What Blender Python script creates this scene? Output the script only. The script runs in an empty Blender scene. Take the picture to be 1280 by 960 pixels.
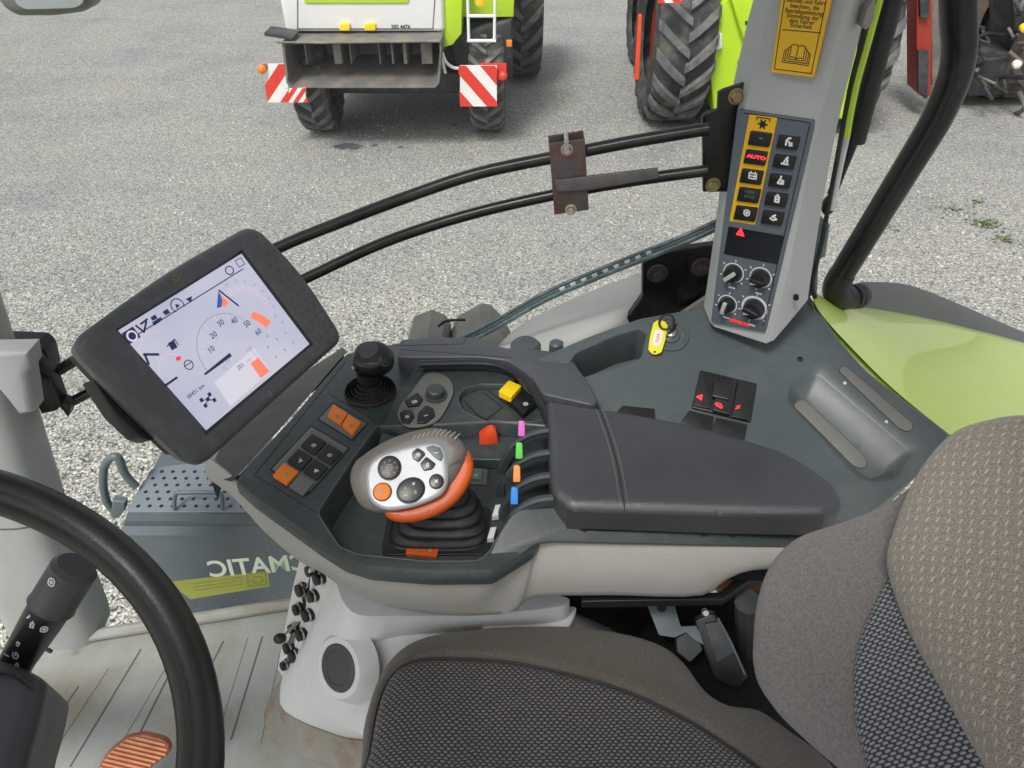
import bpy, math, random
import numpy as np
from mathutils import Vector, Matrix
from mathutils.geometry import delaunay_2d_cdt, tessellate_polygon
R_ = math.radians
random.seed(7)
rng = np.random.default_rng(7)
scene = bpy.context.scene
COL = scene.collection

# ---------------------------------------------------------------- camera, sky, sun, exposure
CAMZ = 3.3          # eye of the photographer inside the cab, metres above the yard
PITCH = R_(38.0)
cam_d = bpy.data.cameras.new('camera'); cam = bpy.data.objects.new('camera', cam_d); COL.objects.link(cam)
cam.location = (0, 0, CAMZ); cam.rotation_euler = (R_(90) - PITCH, 0, 0)
cam_d.sensor_width = 36; cam_d.lens = 36 * 940 / 1280; cam_d.clip_start = 0.02; cam_d.clip_end = 2000
scene.camera = cam
world = bpy.data.worlds.new('World'); scene.world = world; world.use_nodes = True
wn = world.node_tree.nodes; wl = world.node_tree.links
bg = wn['Background']
sky = wn.new('ShaderNodeTexSky'); sky.sky_type = 'NISHITA'; sky.sun_disc = False
SUN_EL, SUN_AZ = R_(56), R_(-150)
sky.sun_elevation = SUN_EL; sky.sun_rotation = SUN_AZ; sky.dust_density = 4.0; sky.air_density = 1.0; sky.ozone_density = 1.0
hs = wn.new('ShaderNodeHueSaturation'); hs.inputs['Saturation'].default_value = 0.22   # overcast, near white cloud cover
wl.new(sky.outputs[0], hs.inputs['Color']); wl.new(hs.outputs[0], bg.inputs['Color'])
bg.inputs['Strength'].default_value = 0.115
sun_d = bpy.data.lights.new('sun', 'SUN'); sun = bpy.data.objects.new('sun', sun_d); COL.objects.link(sun)
sun_d.energy = 1.5; sun_d.angle = R_(14); sun_d.color = (1.0, 0.965, 0.91)
sdir = Vector((math.sin(SUN_AZ) * math.cos(SUN_EL), math.cos(SUN_AZ) * math.cos(SUN_EL), math.sin(SUN_EL)))
sun.rotation_euler = sdir.to_track_quat('Z', 'Y').to_euler()
scene.view_settings.view_transform = 'Standard'; scene.view_settings.look = 'None'
scene.view_settings.exposure = 0.65; scene.view_settings.gamma = 1.0
scene.view_settings.use_curve_mapping = False
scene.cycles.max_bounces = 7; scene.cycles.transparent_max_bounces = 12

# ---------------------------------------------------------------- projection helpers (points on real planes)
_F = np.array([0, math.cos(PITCH), -math.sin(PITCH)]); _U = np.array([0, math.sin(PITCH), math.cos(PITCH)]); _R = np.array([1.0, 0, 0])
EYE = np.array([0, 0, CAMZ])
def ray(px, py): return _F + (px - 640) / 940 * _R - (py - 480) / 940 * _U
def PZ(px, py, z): r = ray(px, py); return EYE + r * ((z - CAMZ) / r[2])
def PD(px, py, drop): return PZ(px, py, CAMZ - drop)
def PY(px, py, y): r = ray(px, py); return EYE + r * (y / r[1])
def PX(px, py, d): return EYE + ray(px, py) * d           # at depth d along the view axis

class Frame:
    """plane with origin o, in-plane axes u, v and normal n (towards the viewer's side)"""
    def __init__(s, o, u, v):
        s.o = np.array(o, float); s.u = np.array(u, float); s.u /= np.linalg.norm(s.u)
        v = np.array(v, float); v = v - s.u * (v @ s.u); s.v = v / np.linalg.norm(v)
        s.n = np.cross(s.u, s.v)
    def px(s, px, py, h=0.0):
        r = ray(px, py); o = s.o + s.n * h
        t = ((o - EYE) @ s.n) / (r @ s.n); p = EYE + r * t - s.o
        return (float(p @ s.u), float(p @ s.v))
    def pts(s, L, h=0.0): return [s.px(a[0], a[1], a[2] if len(a) > 2 else h) for a in L]
    def w(s, u, v, h=0.0): return s.o + s.u * u + s.v * v + s.n * h
    def up(s, h): return Frame(s.o + s.n * h, s.u, s.v)
    def at(s, u, v, ang=0.0, h=0.0):
        c, d = math.cos(ang), math.sin(ang)
        return Frame(s.w(u, v, h), s.u * c + s.v * d, -s.u * d + s.v * c)
def F3(a, b, c):
    """frame through three points; u from a to b, normal turned to the camera"""
    a, b, c = map(np.array, (a, b, c)); f = Frame(a, b - a, c - a)
    if f.n @ (EYE - a) < 0: f = Frame(a, b - a, -(c - a))
    return f
def FH(drop): return Frame((0, 0, CAMZ - drop), (1, 0, 0), (0, 1, 0))         # horizontal plane
def FV(y): return Frame((0, y, CAMZ), (1, 0, 0), (0, 0, 1))                   # vertical plane facing the camera side (-Y)

# ---------------------------------------------------------------- polygon helpers
def resample(P, step, closed=True):
    P = [np.array(p, float) for p in P]; out = []
    n = len(P)
    for i in range(n if closed else n - 1):
        a, b = P[i], P[(i + 1) % n]; k = max(1, int(round(np.linalg.norm(b - a) / step)))
        for j in range(k): out.append(a + (b - a) * j / k)
    if not closed: out.append(P[-1])
    return out
def smooth(P, k=6, closed=True):
    P = [np.array(p, float) for p in P]; n = len(P); out = []
    rngi = range(n) if closed else range(n - 1)
    for i in rngi:
        if closed: p0, p1, p2, p3 = P[i - 1], P[i], P[(i + 1) % n], P[(i + 2) % n]
        else: p0, p1, p2, p3 = P[max(i - 1, 0)], P[i], P[i + 1], P[min(i + 2, n - 1)]
        for j in range(k):
            t = j / k
            out.append(0.5 * ((2 * p1) + (p2 - p0) * t + (2 * p0 - 5 * p1 + 4 * p2 - p3) * t * t + (3 * p1 - p0 - 3 * p2 + p3) * t ** 3))
    if not closed: out.append(P[-1])
    return out
def roundc(P, r, k=4):
    P = [np.array(p, float) for p in P]; n = len(P); out = []
    for i in range(n):
        rr = r[i] if hasattr(r, '__len__') else r
        a, b, c = P[i - 1], P[i], P[(i + 1) % n]
        la, lc = np.linalg.norm(a - b), np.linalg.norm(c - b)
        d = min(rr, la * .48, lc * .48)
        if d < 1e-6: out.append(b); continue
        p, q = b + (a - b) / la * d, b + (c - b) / lc * d
        for j in range(k + 1):
            t = j / k; out.append((1 - t) ** 2 * p + 2 * t * (1 - t) * b + t * t * q)
    return out
def area(P):
    P = np.array(P)[:, :2]; x, y = P[:, 0], P[:, 1]
    return 0.5 * float(np.sum(x * np.roll(y, -1) - np.roll(x, -1) * y))
def ccw(P): return list(P) if area(P) > 0 else list(P)[::-1]
def offset(P, d):
    """inset (d>0) a ccw polygon"""
    P = np.array(P, float); n = len(P); out = []
    for i in range(n):
        a, b, c = P[i - 1], P[i], P[(i + 1) % n]
        e1, e2 = b - a, c - b
        l1, l2 = np.linalg.norm(e1) + 1e-12, np.linalg.norm(e2) + 1e-12
        n1 = np.array([-e1[1], e1[0]]) / l1; n2 = np.array([-e2[1], e2[0]]) / l2
        m = n1 + n2; L = m @ m
        m = m * (2 / L) if L > .5 else m / (math.sqrt(L) + 1e-9)
        out.append(b + m * d)
    return out
def inside(poly, pts):
    poly = np.array(poly); x, y = pts[:, 0], pts[:, 1]; c = np.zeros(len(pts), bool)
    n = len(poly); j = n - 1
    for i in range(n):
        xi, yi, xj, yj = poly[i, 0], poly[i, 1], poly[j, 0], poly[j, 1]
        if yi != yj:
            c ^= ((yi > y) != (yj > y)) & (x < (xj - xi) * (y - yi) / (yj - yi) + xi)
        j = i
    return c
def dist(poly, pts, closed=True):
    poly = np.array(poly); d = np.full(len(pts), 1e9)
    n = len(poly)
    for i in range(n if closed else n - 1):
        a, b = poly[i], poly[(i + 1) % n]; ab = b - a; L = ab @ ab + 1e-15
        t = np.clip(((pts - a) @ ab) / L, 0, 1)
        d = np.minimum(d, np.linalg.norm(pts - a - t[:, None] * ab, axis=1))
    return d

# ---------------------------------------------------------------- mesh builder and object helpers
class MB:
    def __init__(s): s.v = []; s.f = []; s.uv = {}
    def add(s, V, Fc):
        o = len(s.v); s.v += [tuple(map(float, p)) for p in V]; s.f += [tuple(i + o for i in f) for f in Fc]; return o
    def merge(s, m): s.add(m.v, m.f); return s
ROOT = {}
def thing(name, label, cat, loc=(0, 0, 0), group=None):
    o = bpy.data.objects.new(name, None); COL.objects.link(o); o.location = loc; o.empty_display_size = .05
    o['label'] = label; o['category'] = cat
    if group: o['group'] = group
    ROOT[o.name] = np.array(loc, float); return o
def build(name, mb, m, parent=None, ang=35, loc=None, label=None, uv=None):
    base = ROOT[parent.name] if parent is not None else np.array(loc if loc is not None else (0, 0, 0), float)
    me = bpy.data.meshes.new(name)
    V = [tuple(np.array(p) - base) for p in mb.v]
    me.from_pydata(V, [], mb.f); me.validate()
    if uv is not None and len(uv) == len(V):
        ul = me.uv_layers.new(name='uv'); a = np.array(uv, float); idx = np.zeros(len(me.loops), int); me.loops.foreach_get('vertex_index', idx)
        ul.data.foreach_set('uv', a[idx].ravel())
    for p in me.polygons: p.use_smooth = True
    me.set_sharp_from_angle(angle=R_(ang))
    if isinstance(m, (list, tuple)):
        for q in m: me.materials.append(q)
    else: me.materials.append(m)
    me.update()
    o = bpy.data.objects.new(name, me); COL.objects.link(o)
    if parent is not None: o.parent = parent; ROOT[o.name] = base
    else: o.location = tuple(base); ROOT[o.name] = base
    if label: o['label'] = label
    return o
def tag(o, label, cat, group=None):
    o['label'] = label; o['category'] = cat
    if group: o['group'] = group
    return o
def struct(o): o['kind'] = 'structure'; return o
def stuff(o): o['kind'] = 'stuff'; return o

def prism(mb, fr, P, h0, h1, bev=0.0, k=3, botcap=True):
    P = ccw([np.array(p[:2]) for p in P]); n = len(P); loops = [[(p[0], p[1], h0) for p in P]]
    if bev > 0:
        E0 = np.roll(np.array(P), -1, 0) - np.array(P)
        for _ in range(8):
            Q = np.array(offset(P, bev)); E1 = np.roll(Q, -1, 0) - Q
            if ((E0 * E1).sum(1) > 0.05 * (E0 * E0).sum(1)).all(): break
            bev *= .72
        bev = min(bev, h1 - h0)
    if bev > 0:
        for j in range(k + 1):
            a = j / k * math.pi / 2; Q = offset(P, bev * (1 - math.cos(a)))
            loops.append([(q[0], q[1], h1 - bev + bev * math.sin(a)) for q in Q])
    else: loops.append([(p[0], p[1], h1) for p in P])
    V = [fr.w(*p) for L in loops for p in L]; Fc = []
    for i in range(len(loops) - 1):
        for j in range(n): Fc.append((i * n + j, i * n + (j + 1) % n, (i + 1) * n + (j + 1) % n, (i + 1) * n + j))
    t = (len(loops) - 1) * n; Fc.append(tuple(range(t, t + n)))
    if botcap: Fc.append(tuple(range(n - 1, -1, -1)))
    mb.add(V, Fc); return mb
def pr(fr, P, h0, h1, bev=0.0, k=3): return prism(MB(), fr, P, h0, h1, bev, k)
def box(mb, fr, u0, u1, v0, v1, h0, h1, bev=0.0): return prism(mb, fr, [(u0, v0), (u1, v0), (u1, v1), (u0, v1)], h0, h1, bev)
def disc(cx, cy, r, n=28, ry=None, rot=0):
    ry = ry or r; c, s = math.cos(rot), math.sin(rot)
    return [np.array((cx + r * math.cos(2 * math.pi * i / n) * c - ry * math.sin(2 * math.pi * i / n) * s, cy + r * math.cos(2 * math.pi * i / n) * s + ry * math.sin(2 * math.pi * i / n) * c)) for i in range(n)]
def loft(mb, L, closed=True, cap0=True, cap1=True):
    n = len(L[0]); V = [p for l in L for p in l]; Fc = []
    for i in range(len(L) - 1):
        for j in range(n if closed else n - 1): Fc.append((i * n + j, i * n + (j + 1) % n, (i + 1) * n + (j + 1) % n, (i + 1) * n + j))
    if cap0: Fc.append(tuple(range(n - 1, -1, -1)))
    if cap1: Fc.append(tuple(range((len(L) - 1) * n, len(L) * n)))
    mb.add(V, Fc); return mb
def lathe(mb, o, axis, prof, n=28, cap=True):
    o = np.array(o, float); a = np.array(axis, float); a /= np.linalg.norm(a)
    t = np.array([0, 0, 1.]) if abs(a[2]) < .9 else np.array([1., 0, 0]); x = np.cross(t, a); x /= np.linalg.norm(x); y = np.cross(a, x)
    L = [[o + a * h + (x * math.cos(2 * math.pi * i / n) + y * math.sin(2 * math.pi * i / n)) * r for i in range(n)] for (r, h) in prof]
    return loft(mb, L, True, cap, cap)
def tube(mb, P, r, n=12, k=0, cap=True, squash=1.0, upv=None):
    P = [np.array(p, float) for p in P]
    if k: 
        if hasattr(r, '__len__'):
            Q = smooth([np.append(p, q) for p, q in zip(P, r)], k, False); P = [q[:3] for q in Q]; r = [q[3] for q in Q]
        else: P = smooth(P, k, False)
    L = []; prev = None
    for i, p in enumerate(P):
        t = P[min(i + 1, len(P) - 1)] - P[max(i - 1, 0)]; t /= np.linalg.norm(t) + 1e-12
        if prev is None:
            a = np.array(upv, float) if upv is not None else (np.array([0, 0, 1.]) if abs(t[2]) < .9 else np.array([1., 0, 0]))
        else: a = prev
        x = a - t * (a @ t); x /= np.linalg.norm(x) + 1e-12; prev = x; y = np.cross(t, x)
        rr = r[i] if hasattr(r, '__len__') else r
        L.append([p + (x * math.cos(2 * math.pi * j / n) * squash + y * math.sin(2 * math.pi * j / n)) * rr for j in range(n)])
    return loft(mb, L, True, cap, cap)
def ball(mb, c, r, n=16, m=10, sc=(1, 1, 1)):
    L = []
    for i in range(1, m):
        a = math.pi * i / m; L.append([np.array(c) + np.array((math.sin(a) * math.cos(2 * math.pi * j / n) * sc[0], math.sin(a) * math.sin(2 * math.pi * j / n) * sc[1], -math.cos(a) * sc[2])) * r for j in range(n)])
    return loft(mb, L)

def cdt(loops, extra):
    """triangulate; loops are closed constraint polygons (first one is the outline)"""
    V = []; E = []
    for L in loops:
        o = len(V); V += [Vector((float(p[0]), float(p[1]))) for p in L]; n = len(L); E += [(o + i, o + (i + 1) % n) for i in range(n)]
    V += [Vector((float(p[0]), float(p[1]))) for p in extra]
    ov, oe, of, a, b, c = delaunay_2d_cdt(V, E, [], 0, 1e-7)
    P = np.array([(v.x, v.y) for v in ov]); T = np.array([f for f in of])
    cen = P[T].mean(axis=1); T = T[inside(loops[0], cen)]
    # orientation
    A, B, C = P[T[:, 0]], P[T[:, 1]], P[T[:, 2]]
    cr = (B[:, 0] - A[:, 0]) * (C[:, 1] - A[:, 1]) - (B[:, 1] - A[:, 1]) * (C[:, 0] - A[:, 0])
    T[cr < 0] = T[cr < 0][:, ::-1]
    return P, T, a
def puff(fr, P, T=0.0, B=0.02, R=0.02, step=0.008, side=0.0, splits=(), seam=0.0, seamw=0.004, hf=None, names=None, expo=2.0, base_inset=0.0):
    """cushion: outline P in frame fr, edge at height T, rising by B over R; side wall goes down to T-side.
       returns list of (MB, uv): outer region first, then one per split loop"""
    P = ccw(P); P = resample(P, step)
    Pa = np.array(P); mn, mx = Pa.min(0), Pa.max(0)
    gx, gy = np.meshgrid(np.arange(mn[0], mx[0], step), np.arange(mn[1], mx[1], step * .866))
    gx = gx + (np.arange(gx.shape[0]) % 2)[:, None] * step / 2
    G = np.stack([gx.ravel(), gy.ravel()], 1)
    G = G[inside(P, G)]; d = dist(P, G); G = G[d > max(step * .7, min(R, step * 2) * .8)]
    ex = [G]
    for fr_ in (0.04, .14, .32, .6):
        dd = R * fr_
        if dd < step * 2:
            Q = np.array(offset(P, dd)); q = Q[inside(P, Q)]
            if len(q): ex.append(q[dist(P, q) > dd * .9])
    S = [ccw(resample(s, step)) for s in splits]
    ex = np.concatenate(ex)
    for s in S: ex = ex[dist(s, ex) > step * .35]
    if seam > 0:
        for s in S:
            for sg in (seamw * .5, seamw, seamw * 2, -seamw * .5, -seamw, -seamw * 2):
                q = np.array(offset(s, sg)); q = q[inside(P, q)]; 
                if len(q): ex = np.concatenate([ex, q[dist(s, q) > abs(sg) * .9]])
    S2 = S
    V, Tr, _ = cdt([P] + S2, ex)
    d = dist(P, V); t = np.clip(d / R, 0, 1); h = T + B * np.power(np.clip(1 - np.power(1 - t, expo), 0, 1), 1 / expo)
    if hf is not None: h = h + hf(V[:, 0], V[:, 1], d)
    for s in S2:
        if seam > 0: h = h - seam * np.exp(-(dist(s, V) / seamw) ** 2) * np.clip(d / (seamw * 1.5), 0, 1)
    # regions
    cen = V[Tr].mean(axis=1); reg = np.zeros(len(Tr), int)
    for i, s in enumerate(S2): reg[inside(s, cen)] = i + 1
    out = []
    for rg in range(len(S2) + 1):
        tt = Tr[reg == rg]; used = np.unique(tt); mp = {int(u): i for i, u in enumerate(used)}
        mb = MB(); mb.add([fr.w(V[u][0], V[u][1], h[u]) for u in used], [tuple(mp[int(i)] for i in t_) for t_ in tt]); uv = [tuple(V[u]) for u in used]
        if rg == 0 and side > 0:
            n = len(P); Q = offset(P, base_inset); bh = dist(P, np.array(P))
            # edge heights
            eh = np.full(n, T)
            if hf is not None: eh = eh + hf(np.array(P)[:, 0], np.array(P)[:, 1], np.zeros(n))
            a = [fr.w(p[0], p[1], e) for p, e in zip(P, eh)]; b = [fr.w(q[0], q[1], T - side) for q in Q]
            mb.add(a + b, [(j, n + j, n + (j + 1) % n, (j + 1) % n) for j in range(n)] + [tuple(range(2 * n - 1, n - 1, -1))])
            uv += [tuple(p) for p in P] + [tuple(np.array(q) * 1.0 + np.array((0, -side))) for q in Q]
        out.append((mb, uv))
    return out
def terrain(fr, levels, side=0.0, step=None, bottom=True):
    """2.5D stepped plate: levels = [(loop, height)], nested or side by side; heights belong to the loop vertices"""
    loops = [ccw(resample(l, step) if step else l) for l, h in levels]; hs_ = [h for l, h in levels]
    V, T, a = cdt(loops, [])
    hv = np.zeros(len(V))
    st = 0; owner = []
    for l, h in zip(loops, hs_): owner += [h] * len(l)
    for i, src in enumerate(a): hv[i] = owner[src[0]] if len(src) else 0
    mb = MB(); mb.add([fr.w(p[0], p[1], h) for p, h in zip(V, hv)], [tuple(map(int, t)) for t in T])
    if side > 0:
        P = loops[0]; n = len(P); h = hs_[0]
        mb.add([fr.w(p[0], p[1], h) for p in P] + [fr.w(p[0], p[1], h - side) for p in P], [(j, n + j, n + (j + 1) % n, (j + 1) % n) for j in range(n)] + ([tuple(range(2 * n - 1, n - 1, -1))] if bottom else []))
    return mb
def ribbon(mb, fr, pts, wd, h0=0.0, h1=0.0004, closed=False):
    """flat line of width wd drawn on a plane (real thin relief)"""
    P = [np.array(p[:2], float) for p in pts]
    if closed: P = P + [P[0]]
    for a, b in zip(P[:-1], P[1:]):
        d = b - a; L = np.linalg.norm(d)
        if L < 1e-7: continue
        d /= L; nn = np.array([-d[1], d[0]]) * wd / 2; e = d * wd * .3
        prism(mb, fr, [a - e - nn, b + e - nn, b + e + nn, a - e + nn], h0, h1)
    return mb
def text(name, fr, s, u, v, size, m, parent, rot=0.0, mirror=False, h=0.0006, align='CENTER', thick=0.0002, shear=0.0, bold=0.0, sx=1.0):
    c = bpy.data.curves.new('t', 'FONT'); c.body = s; c.size = size; c.align_x = align; c.align_y = 'CENTER'; c.extrude = thick; c.shear = shear; c.offset = bold
    c.resolution_u = 3
    o = bpy.data.objects.new('t', c); COL.objects.link(o); dg = bpy.context.evaluated_depsgraph_get(); dg.update()
    me = bpy.data.meshes.new_from_object(o.evaluated_get(dg)); mb = MB(); ca, sa = math.cos(rot), math.sin(rot)
    V = []
    for q in me.vertices:
        x, y, z = q.co; x *= sx
        if mirror: x = -x
        V.append(fr.w(u + x * ca - y * sa, v + x * sa + y * ca, h + z))
    mb.add(V, [tuple(p.vertices) for p in me.polygons])
    bpy.data.objects.remove(o); bpy.data.curves.remove(c); bpy.data.meshes.remove(me)
    return build(name, mb, m, parent)

# ---------------------------------------------------------------- materials
class NG:
    def __init__(s, name):
        s.m = bpy.data.materials.new(name); s.m.use_nodes = True; s.t = s.m.node_tree; s.n = s.t.nodes; s.b = s.n['Principled BSDF']; s.out = s.n['Material Output']
    def new(s, typ, **kw):
        n = s.n.new(typ)
        for k, v in kw.items():
            if k.startswith('i_'): n.inputs[k[2:].replace('_', ' ')].default_value = v
            else: setattr(n, k, v)
        return n
    def link(s, a, b): s.t.links.new(a, b)
    def math(s, op, a, b=None, c=None):
        n = s.n.new('ShaderNodeMath'); n.operation = op
        for i, x in enumerate((a, b, c)):
            if x is None: continue
            if hasattr(x, 'links'): s.link(x, n.inputs[i])
            else: n.inputs[i].default_value = x
        return n.outputs[0]
    def mix(s, f, a, b, blend='MIX'):
        n = s.n.new('ShaderNodeMix'); n.data_type = 'RGBA'; n.blend_type = blend
        for i, x in ((0, f), (6, a), (7, b)):
            if hasattr(x, 'links'): s.link(x, n.inputs[i])
            elif isinstance(x, (tuple, list)): n.inputs[i].default_value = (*x[:3], 1)
            else: n.inputs[i].default_value = x
        return n.outputs[2]
    def coord(s, which='Object'): return s.new('ShaderNodeTexCoord').outputs[which]
    def noise(s, scale, detail=3, rough=.55, vec=None):
        n = s.new('ShaderNodeTexNoise'); n.inputs['Scale'].default_value = scale; n.inputs['Detail'].default_value = detail; n.inputs['Roughness'].default_value = rough
        s.link(vec if vec is not None else s.coord(), n.inputs['Vector']); return n.outputs['Fac']
    def ramp(s, f, stops):
        n = s.new('ShaderNodeValToRGB'); e = n.color_ramp.elements
        while len(e) < len(stops): e.new(.5)
        for el, (p, c) in zip(e, stops): el.position = p; el.color = (*c, 1) if len(c) == 3 else c
        s.link(f, n.inputs[0]); return n.outputs[0]
    def bump(s, h, strength=.3, distance=.001, normal=None):
        n = s.new('ShaderNodeBump'); n.inputs['Strength'].default_value = strength; n.inputs['Distance'].default_value = distance; s.link(h, n.inputs['Height'])
        if normal is not None: s.link(normal, n.inputs['Normal'])
        return n.outputs[0]
def C(h):
    """sRGB hex -> linear"""
    h = h.lstrip('#'); r = [int(h[i:i + 2], 16) / 255 for i in (0, 2, 4)]
    return tuple(x / 12.92 if x <= .04045 else ((x + .055) / 1.055) ** 2.4 for x in r)
def mat(name, col, rough=.5, metal=0.0, wear=.12, wscale=9, grain=.15, gscale=900, gdist=.0003, rvar=.1, spec=.5, dirt=None, dscale=5, damt=.3, emit=None, estr=1.0, coat=0.0, dust=0.0):
    g = NG(name); b = g.b; n1 = g.noise(wscale, 4); 
    c0 = tuple(x * (1 - wear) for x in col); c1 = tuple(min(1, x * (1 + wear)) for x in col)
    c = g.ramp(n1, [(.3, c0), (.7, c1)])
    if dust > 0:
        nd = g.noise(46, 7, .72); nf_ = g.noise(420, 2, .6); fd_ = g.ramp(g.math('MULTIPLY_ADD', nf_, .35, g.math('MULTIPLY', nd, .8)), [(.55, (0, 0, 0)), (.78, (dust, dust, dust))]); c = g.mix(fd_, c, (.30, .28, .25))
    if dirt is not None:
        n2 = g.noise(dscale, 6, .65); f = g.ramp(n2, [(.48, (0, 0, 0)), (.7, (damt, damt, damt))]); c = g.mix(f, c, dirt)
    g.link(c, b.inputs['Base Color'])
    b.inputs['Metallic'].default_value = metal; b.inputs['Specular IOR Level'].default_value = spec; b.inputs['Coat Weight'].default_value = coat
    n3 = g.noise(wscale * 2.3, 4); r = g.math('MULTIPLY_ADD', n3, rvar * 2, rough - rvar); g.link(r, b.inputs['Roughness'])
    if grain > 0: g.link(g.bump(g.noise(gscale, 2), grain, gdist), b.inputs['Normal'])
    if emit is not None: b.inputs['Emission Color'].default_value = (*emit, 1); b.inputs['Emission Strength'].default_value = estr
    return g.m
# ================================================================ MATERIALS
def gravel_mat():
    g = NG('gravel'); b = g.b; co = g.coord('Object')
    def vor(sc, rnd=1.0):
        n = g.new('ShaderNodeTexVoronoi', feature='F1'); n.inputs['Scale'].default_value = sc; n.inputs['Randomness'].default_value = rnd; g.link(co, n.inputs['Vector']); return n
    v1 = vor(62); v2 = vor(135); v3 = vor(21)
    sep = g.new('ShaderNodeSeparateColor'); g.link(v1.outputs['Color'], sep.inputs[0])
    stone = g.ramp(sep.outputs[0], [(.0, C('4a4b4c')), (.22, C('858685')), (.5, C('a9aaa5')), (.78, C('c9c7c0')), (1, C('f3f1ea'))])
    tint = g.ramp(sep.outputs[1], [(.3, C('ffffff')), (.8, C('e8e0cf')), (1, C('dccbb0'))])
    stone = g.mix(.7, stone, tint, 'MULTIPLY')
    sep2 = g.new('ShaderNodeSeparateColor'); g.link(v2.outputs['Color'], sep2.inputs[0])
    fine = g.ramp(sep2.outputs[0], [(0, C('74756f')), (.5, C('a9aaa5')), (1, C('dbd9d1'))])
    mixf = g.ramp(sep.outputs[2], [(.35, (0, 0, 0)), (.6, (1, 1, 1))])
    c = g.mix(mixf, stone, fine)
    gap = g.ramp(v1.outputs['Distance'], [(.0, (1, 1, 1)), (.55, (1, 1, 1)), (.85, (.30, .30, .28))])
    c = g.mix(1.0, c, gap, 'MULTIPLY')
    # rolled, dustier driving lane further out: a finer, greyer surface
    big = g.noise(.22, 5, .55, co); sp = g.new('ShaderNodeSeparateXYZ'); g.link(co, sp.inputs[0])
    lane = g.math('ADD', sp.outputs[1], g.math('MULTIPLY', big, 6.0)); laneF = g.ramp(g.math('MULTIPLY', lane, .1), [(.62, (0, 0, 0)), (.95, (1, 1, 1))])
    worn = g.ramp(g.noise(38, 5, .8, co), [(.25, C('686a6d')), (.75, C('a1a2a0'))])
    c = g.mix(g.math('MULTIPLY', laneF, .5), c, worn)
    blot = g.ramp(g.noise(.75, 6, .62, co), [(.32, (.82, .83, .85)), (.5, (.96, .96, .96)), (.68, (1.0, .98, .94))]); c = g.mix(1, c, blot, 'MULTIPLY')
    mp = g.new('ShaderNodeMapping'); mp.inputs['Scale'].default_value = (.18, 1.5, 1); mp.inputs['Rotation'].default_value = (0, 0, .22); g.link(co, mp.inputs['Vector'])
    trk = g.ramp(g.noise(1.0, 4, .5, mp.outputs[0]), [(.36, (.95, .95, .955)), (.5, (1, 1, 1)), (.64, (1.02, 1.02, 1.0))]); c = g.mix(1, c, trk, 'MULTIPLY')
    st = g.ramp(g.noise(2.6, 4, .6, co), [(.70, (1, 1, 1)), (.8, (.66, .66, .66))]); c = g.mix(1, c, st, 'MULTIPLY')
    g.link(c, b.inputs['Base Color']); b.inputs['Roughness'].default_value = .9; b.inputs['Specular IOR Level'].default_value = .25
    hgt = g.math('ADD', g.math('MULTIPLY', v1.outputs['Distance'], -1.0), g.math('MULTIPLY', v2.outputs['Distance'], -.5))
    g.link(g.bump(hgt, .75, .008), b.inputs['Normal']); return g.m
M = {}
M['gravel'] = gravel_mat()
M['console'] = mat('console_plastic', C('363e3f'), .38, wear=.08, dust=.09, grain=.5, gscale=1000, gdist=.0002)
M['console2'] = mat('carrier_plastic', C('474b50'), .46, dust=.08, wear=.06, grain=.3, gscale=1300, gdist=.0003)
M['side'] = mat('side_console_plastic', C('495154'), .36, wear=.08, dust=.07, wscale=4, grain=.5, gscale=1200, gdist=.0003, dirt=C('8c877c'), damt=.16)
M['shell'] = mat('beige_shell_plastic', C('9d9b97'), .45, wear=.06, grain=.3, gscale=1300, gdist=.0003, dirt=C('857869'), dscale=9, damt=.35, dust=.1)
M['pale'] = mat('pale_plastic', C('d3d6d5'), .42, wear=.03, grain=.1, gscale=900, gdist=.0003, dirt=C('a39a88'), dscale=9, damt=.25)
M['pillar'] = mat('pillar_plastic', C('a6aaa9'), .5, wear=.04, grain=.18, gscale=1100, gdist=.0003)
M['apillar'] = mat('front_pillar_plastic', C('9fa4a1'), .5, wear=.05, grain=.15, gscale=900, gdist=.0003, dirt=C('8d8064'), dscale=6, damt=.3)
M['slate'] = mat('slate_panel', C('565f68'), .5, wear=.05, grain=.2, gscale=1500, gdist=.0002)
M['black'] = mat('black_plastic', C('17181a'), .4, wear=.15, grain=.2, gscale=1200, gdist=.0003)
M['key'] = mat('key_black', C('1d1e20'), .33, wear=.1, grain=.1)
M['blackm'] = mat('black_painted_metal', C('121314'), .3, wear=.2, grain=.08, dirt=C('6b6558'), dscale=12, damt=.12)
M['rubber'] = mat('rubber', C('201f20'), .55, wear=.2, grain=.25, gscale=700, dirt=C('77706a'), dscale=22, damt=.16)
M['monitor'] = mat('monitor_plastic', C('44474a'), .42, dust=.15, wear=.06, grain=.3, gscale=1600, gdist=.0002)
M['rim'] = mat('wheel_leather', C('221e1b'), .33, wear=.25, wscale=14, grain=.35, gscale=520, gdist=.0005)
M['wheelp'] = mat('column_plastic', C('3d4144'), .42, wear=.08, grain=.25, gscale=1300)
M['orange'] = mat('orange_key', C('f08016'), .45, wear=.06, grain=.05)
M['orange2'] = mat('orange_trim', C('c8530f'), .36, wear=.12, grain=.2, dust=.12)
M['redor'] = mat('red_orange', C('dd4a20'), .4, wear=.08, grain=.08)
M['taupe'] = mat('taupe_grip', C('69645e'), .42, dust=.2, wear=.05, grain=.3, gscale=1500, dirt=C('5c5148'), dscale=30, damt=.3)
M['silver'] = mat('silver_face', C('a3a3a8'), .36, metal=.35, wear=.04, grain=.06, dirt=C('8f867c'), dscale=26, damt=.3)
M['keygrey'] = mat('grey_key', C('6b6c67'), .45, wear=.05, grain=.1)
M['white'] = mat('white_print', (.75, .75, .75), .6, wear=.03, grain=0)
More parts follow.
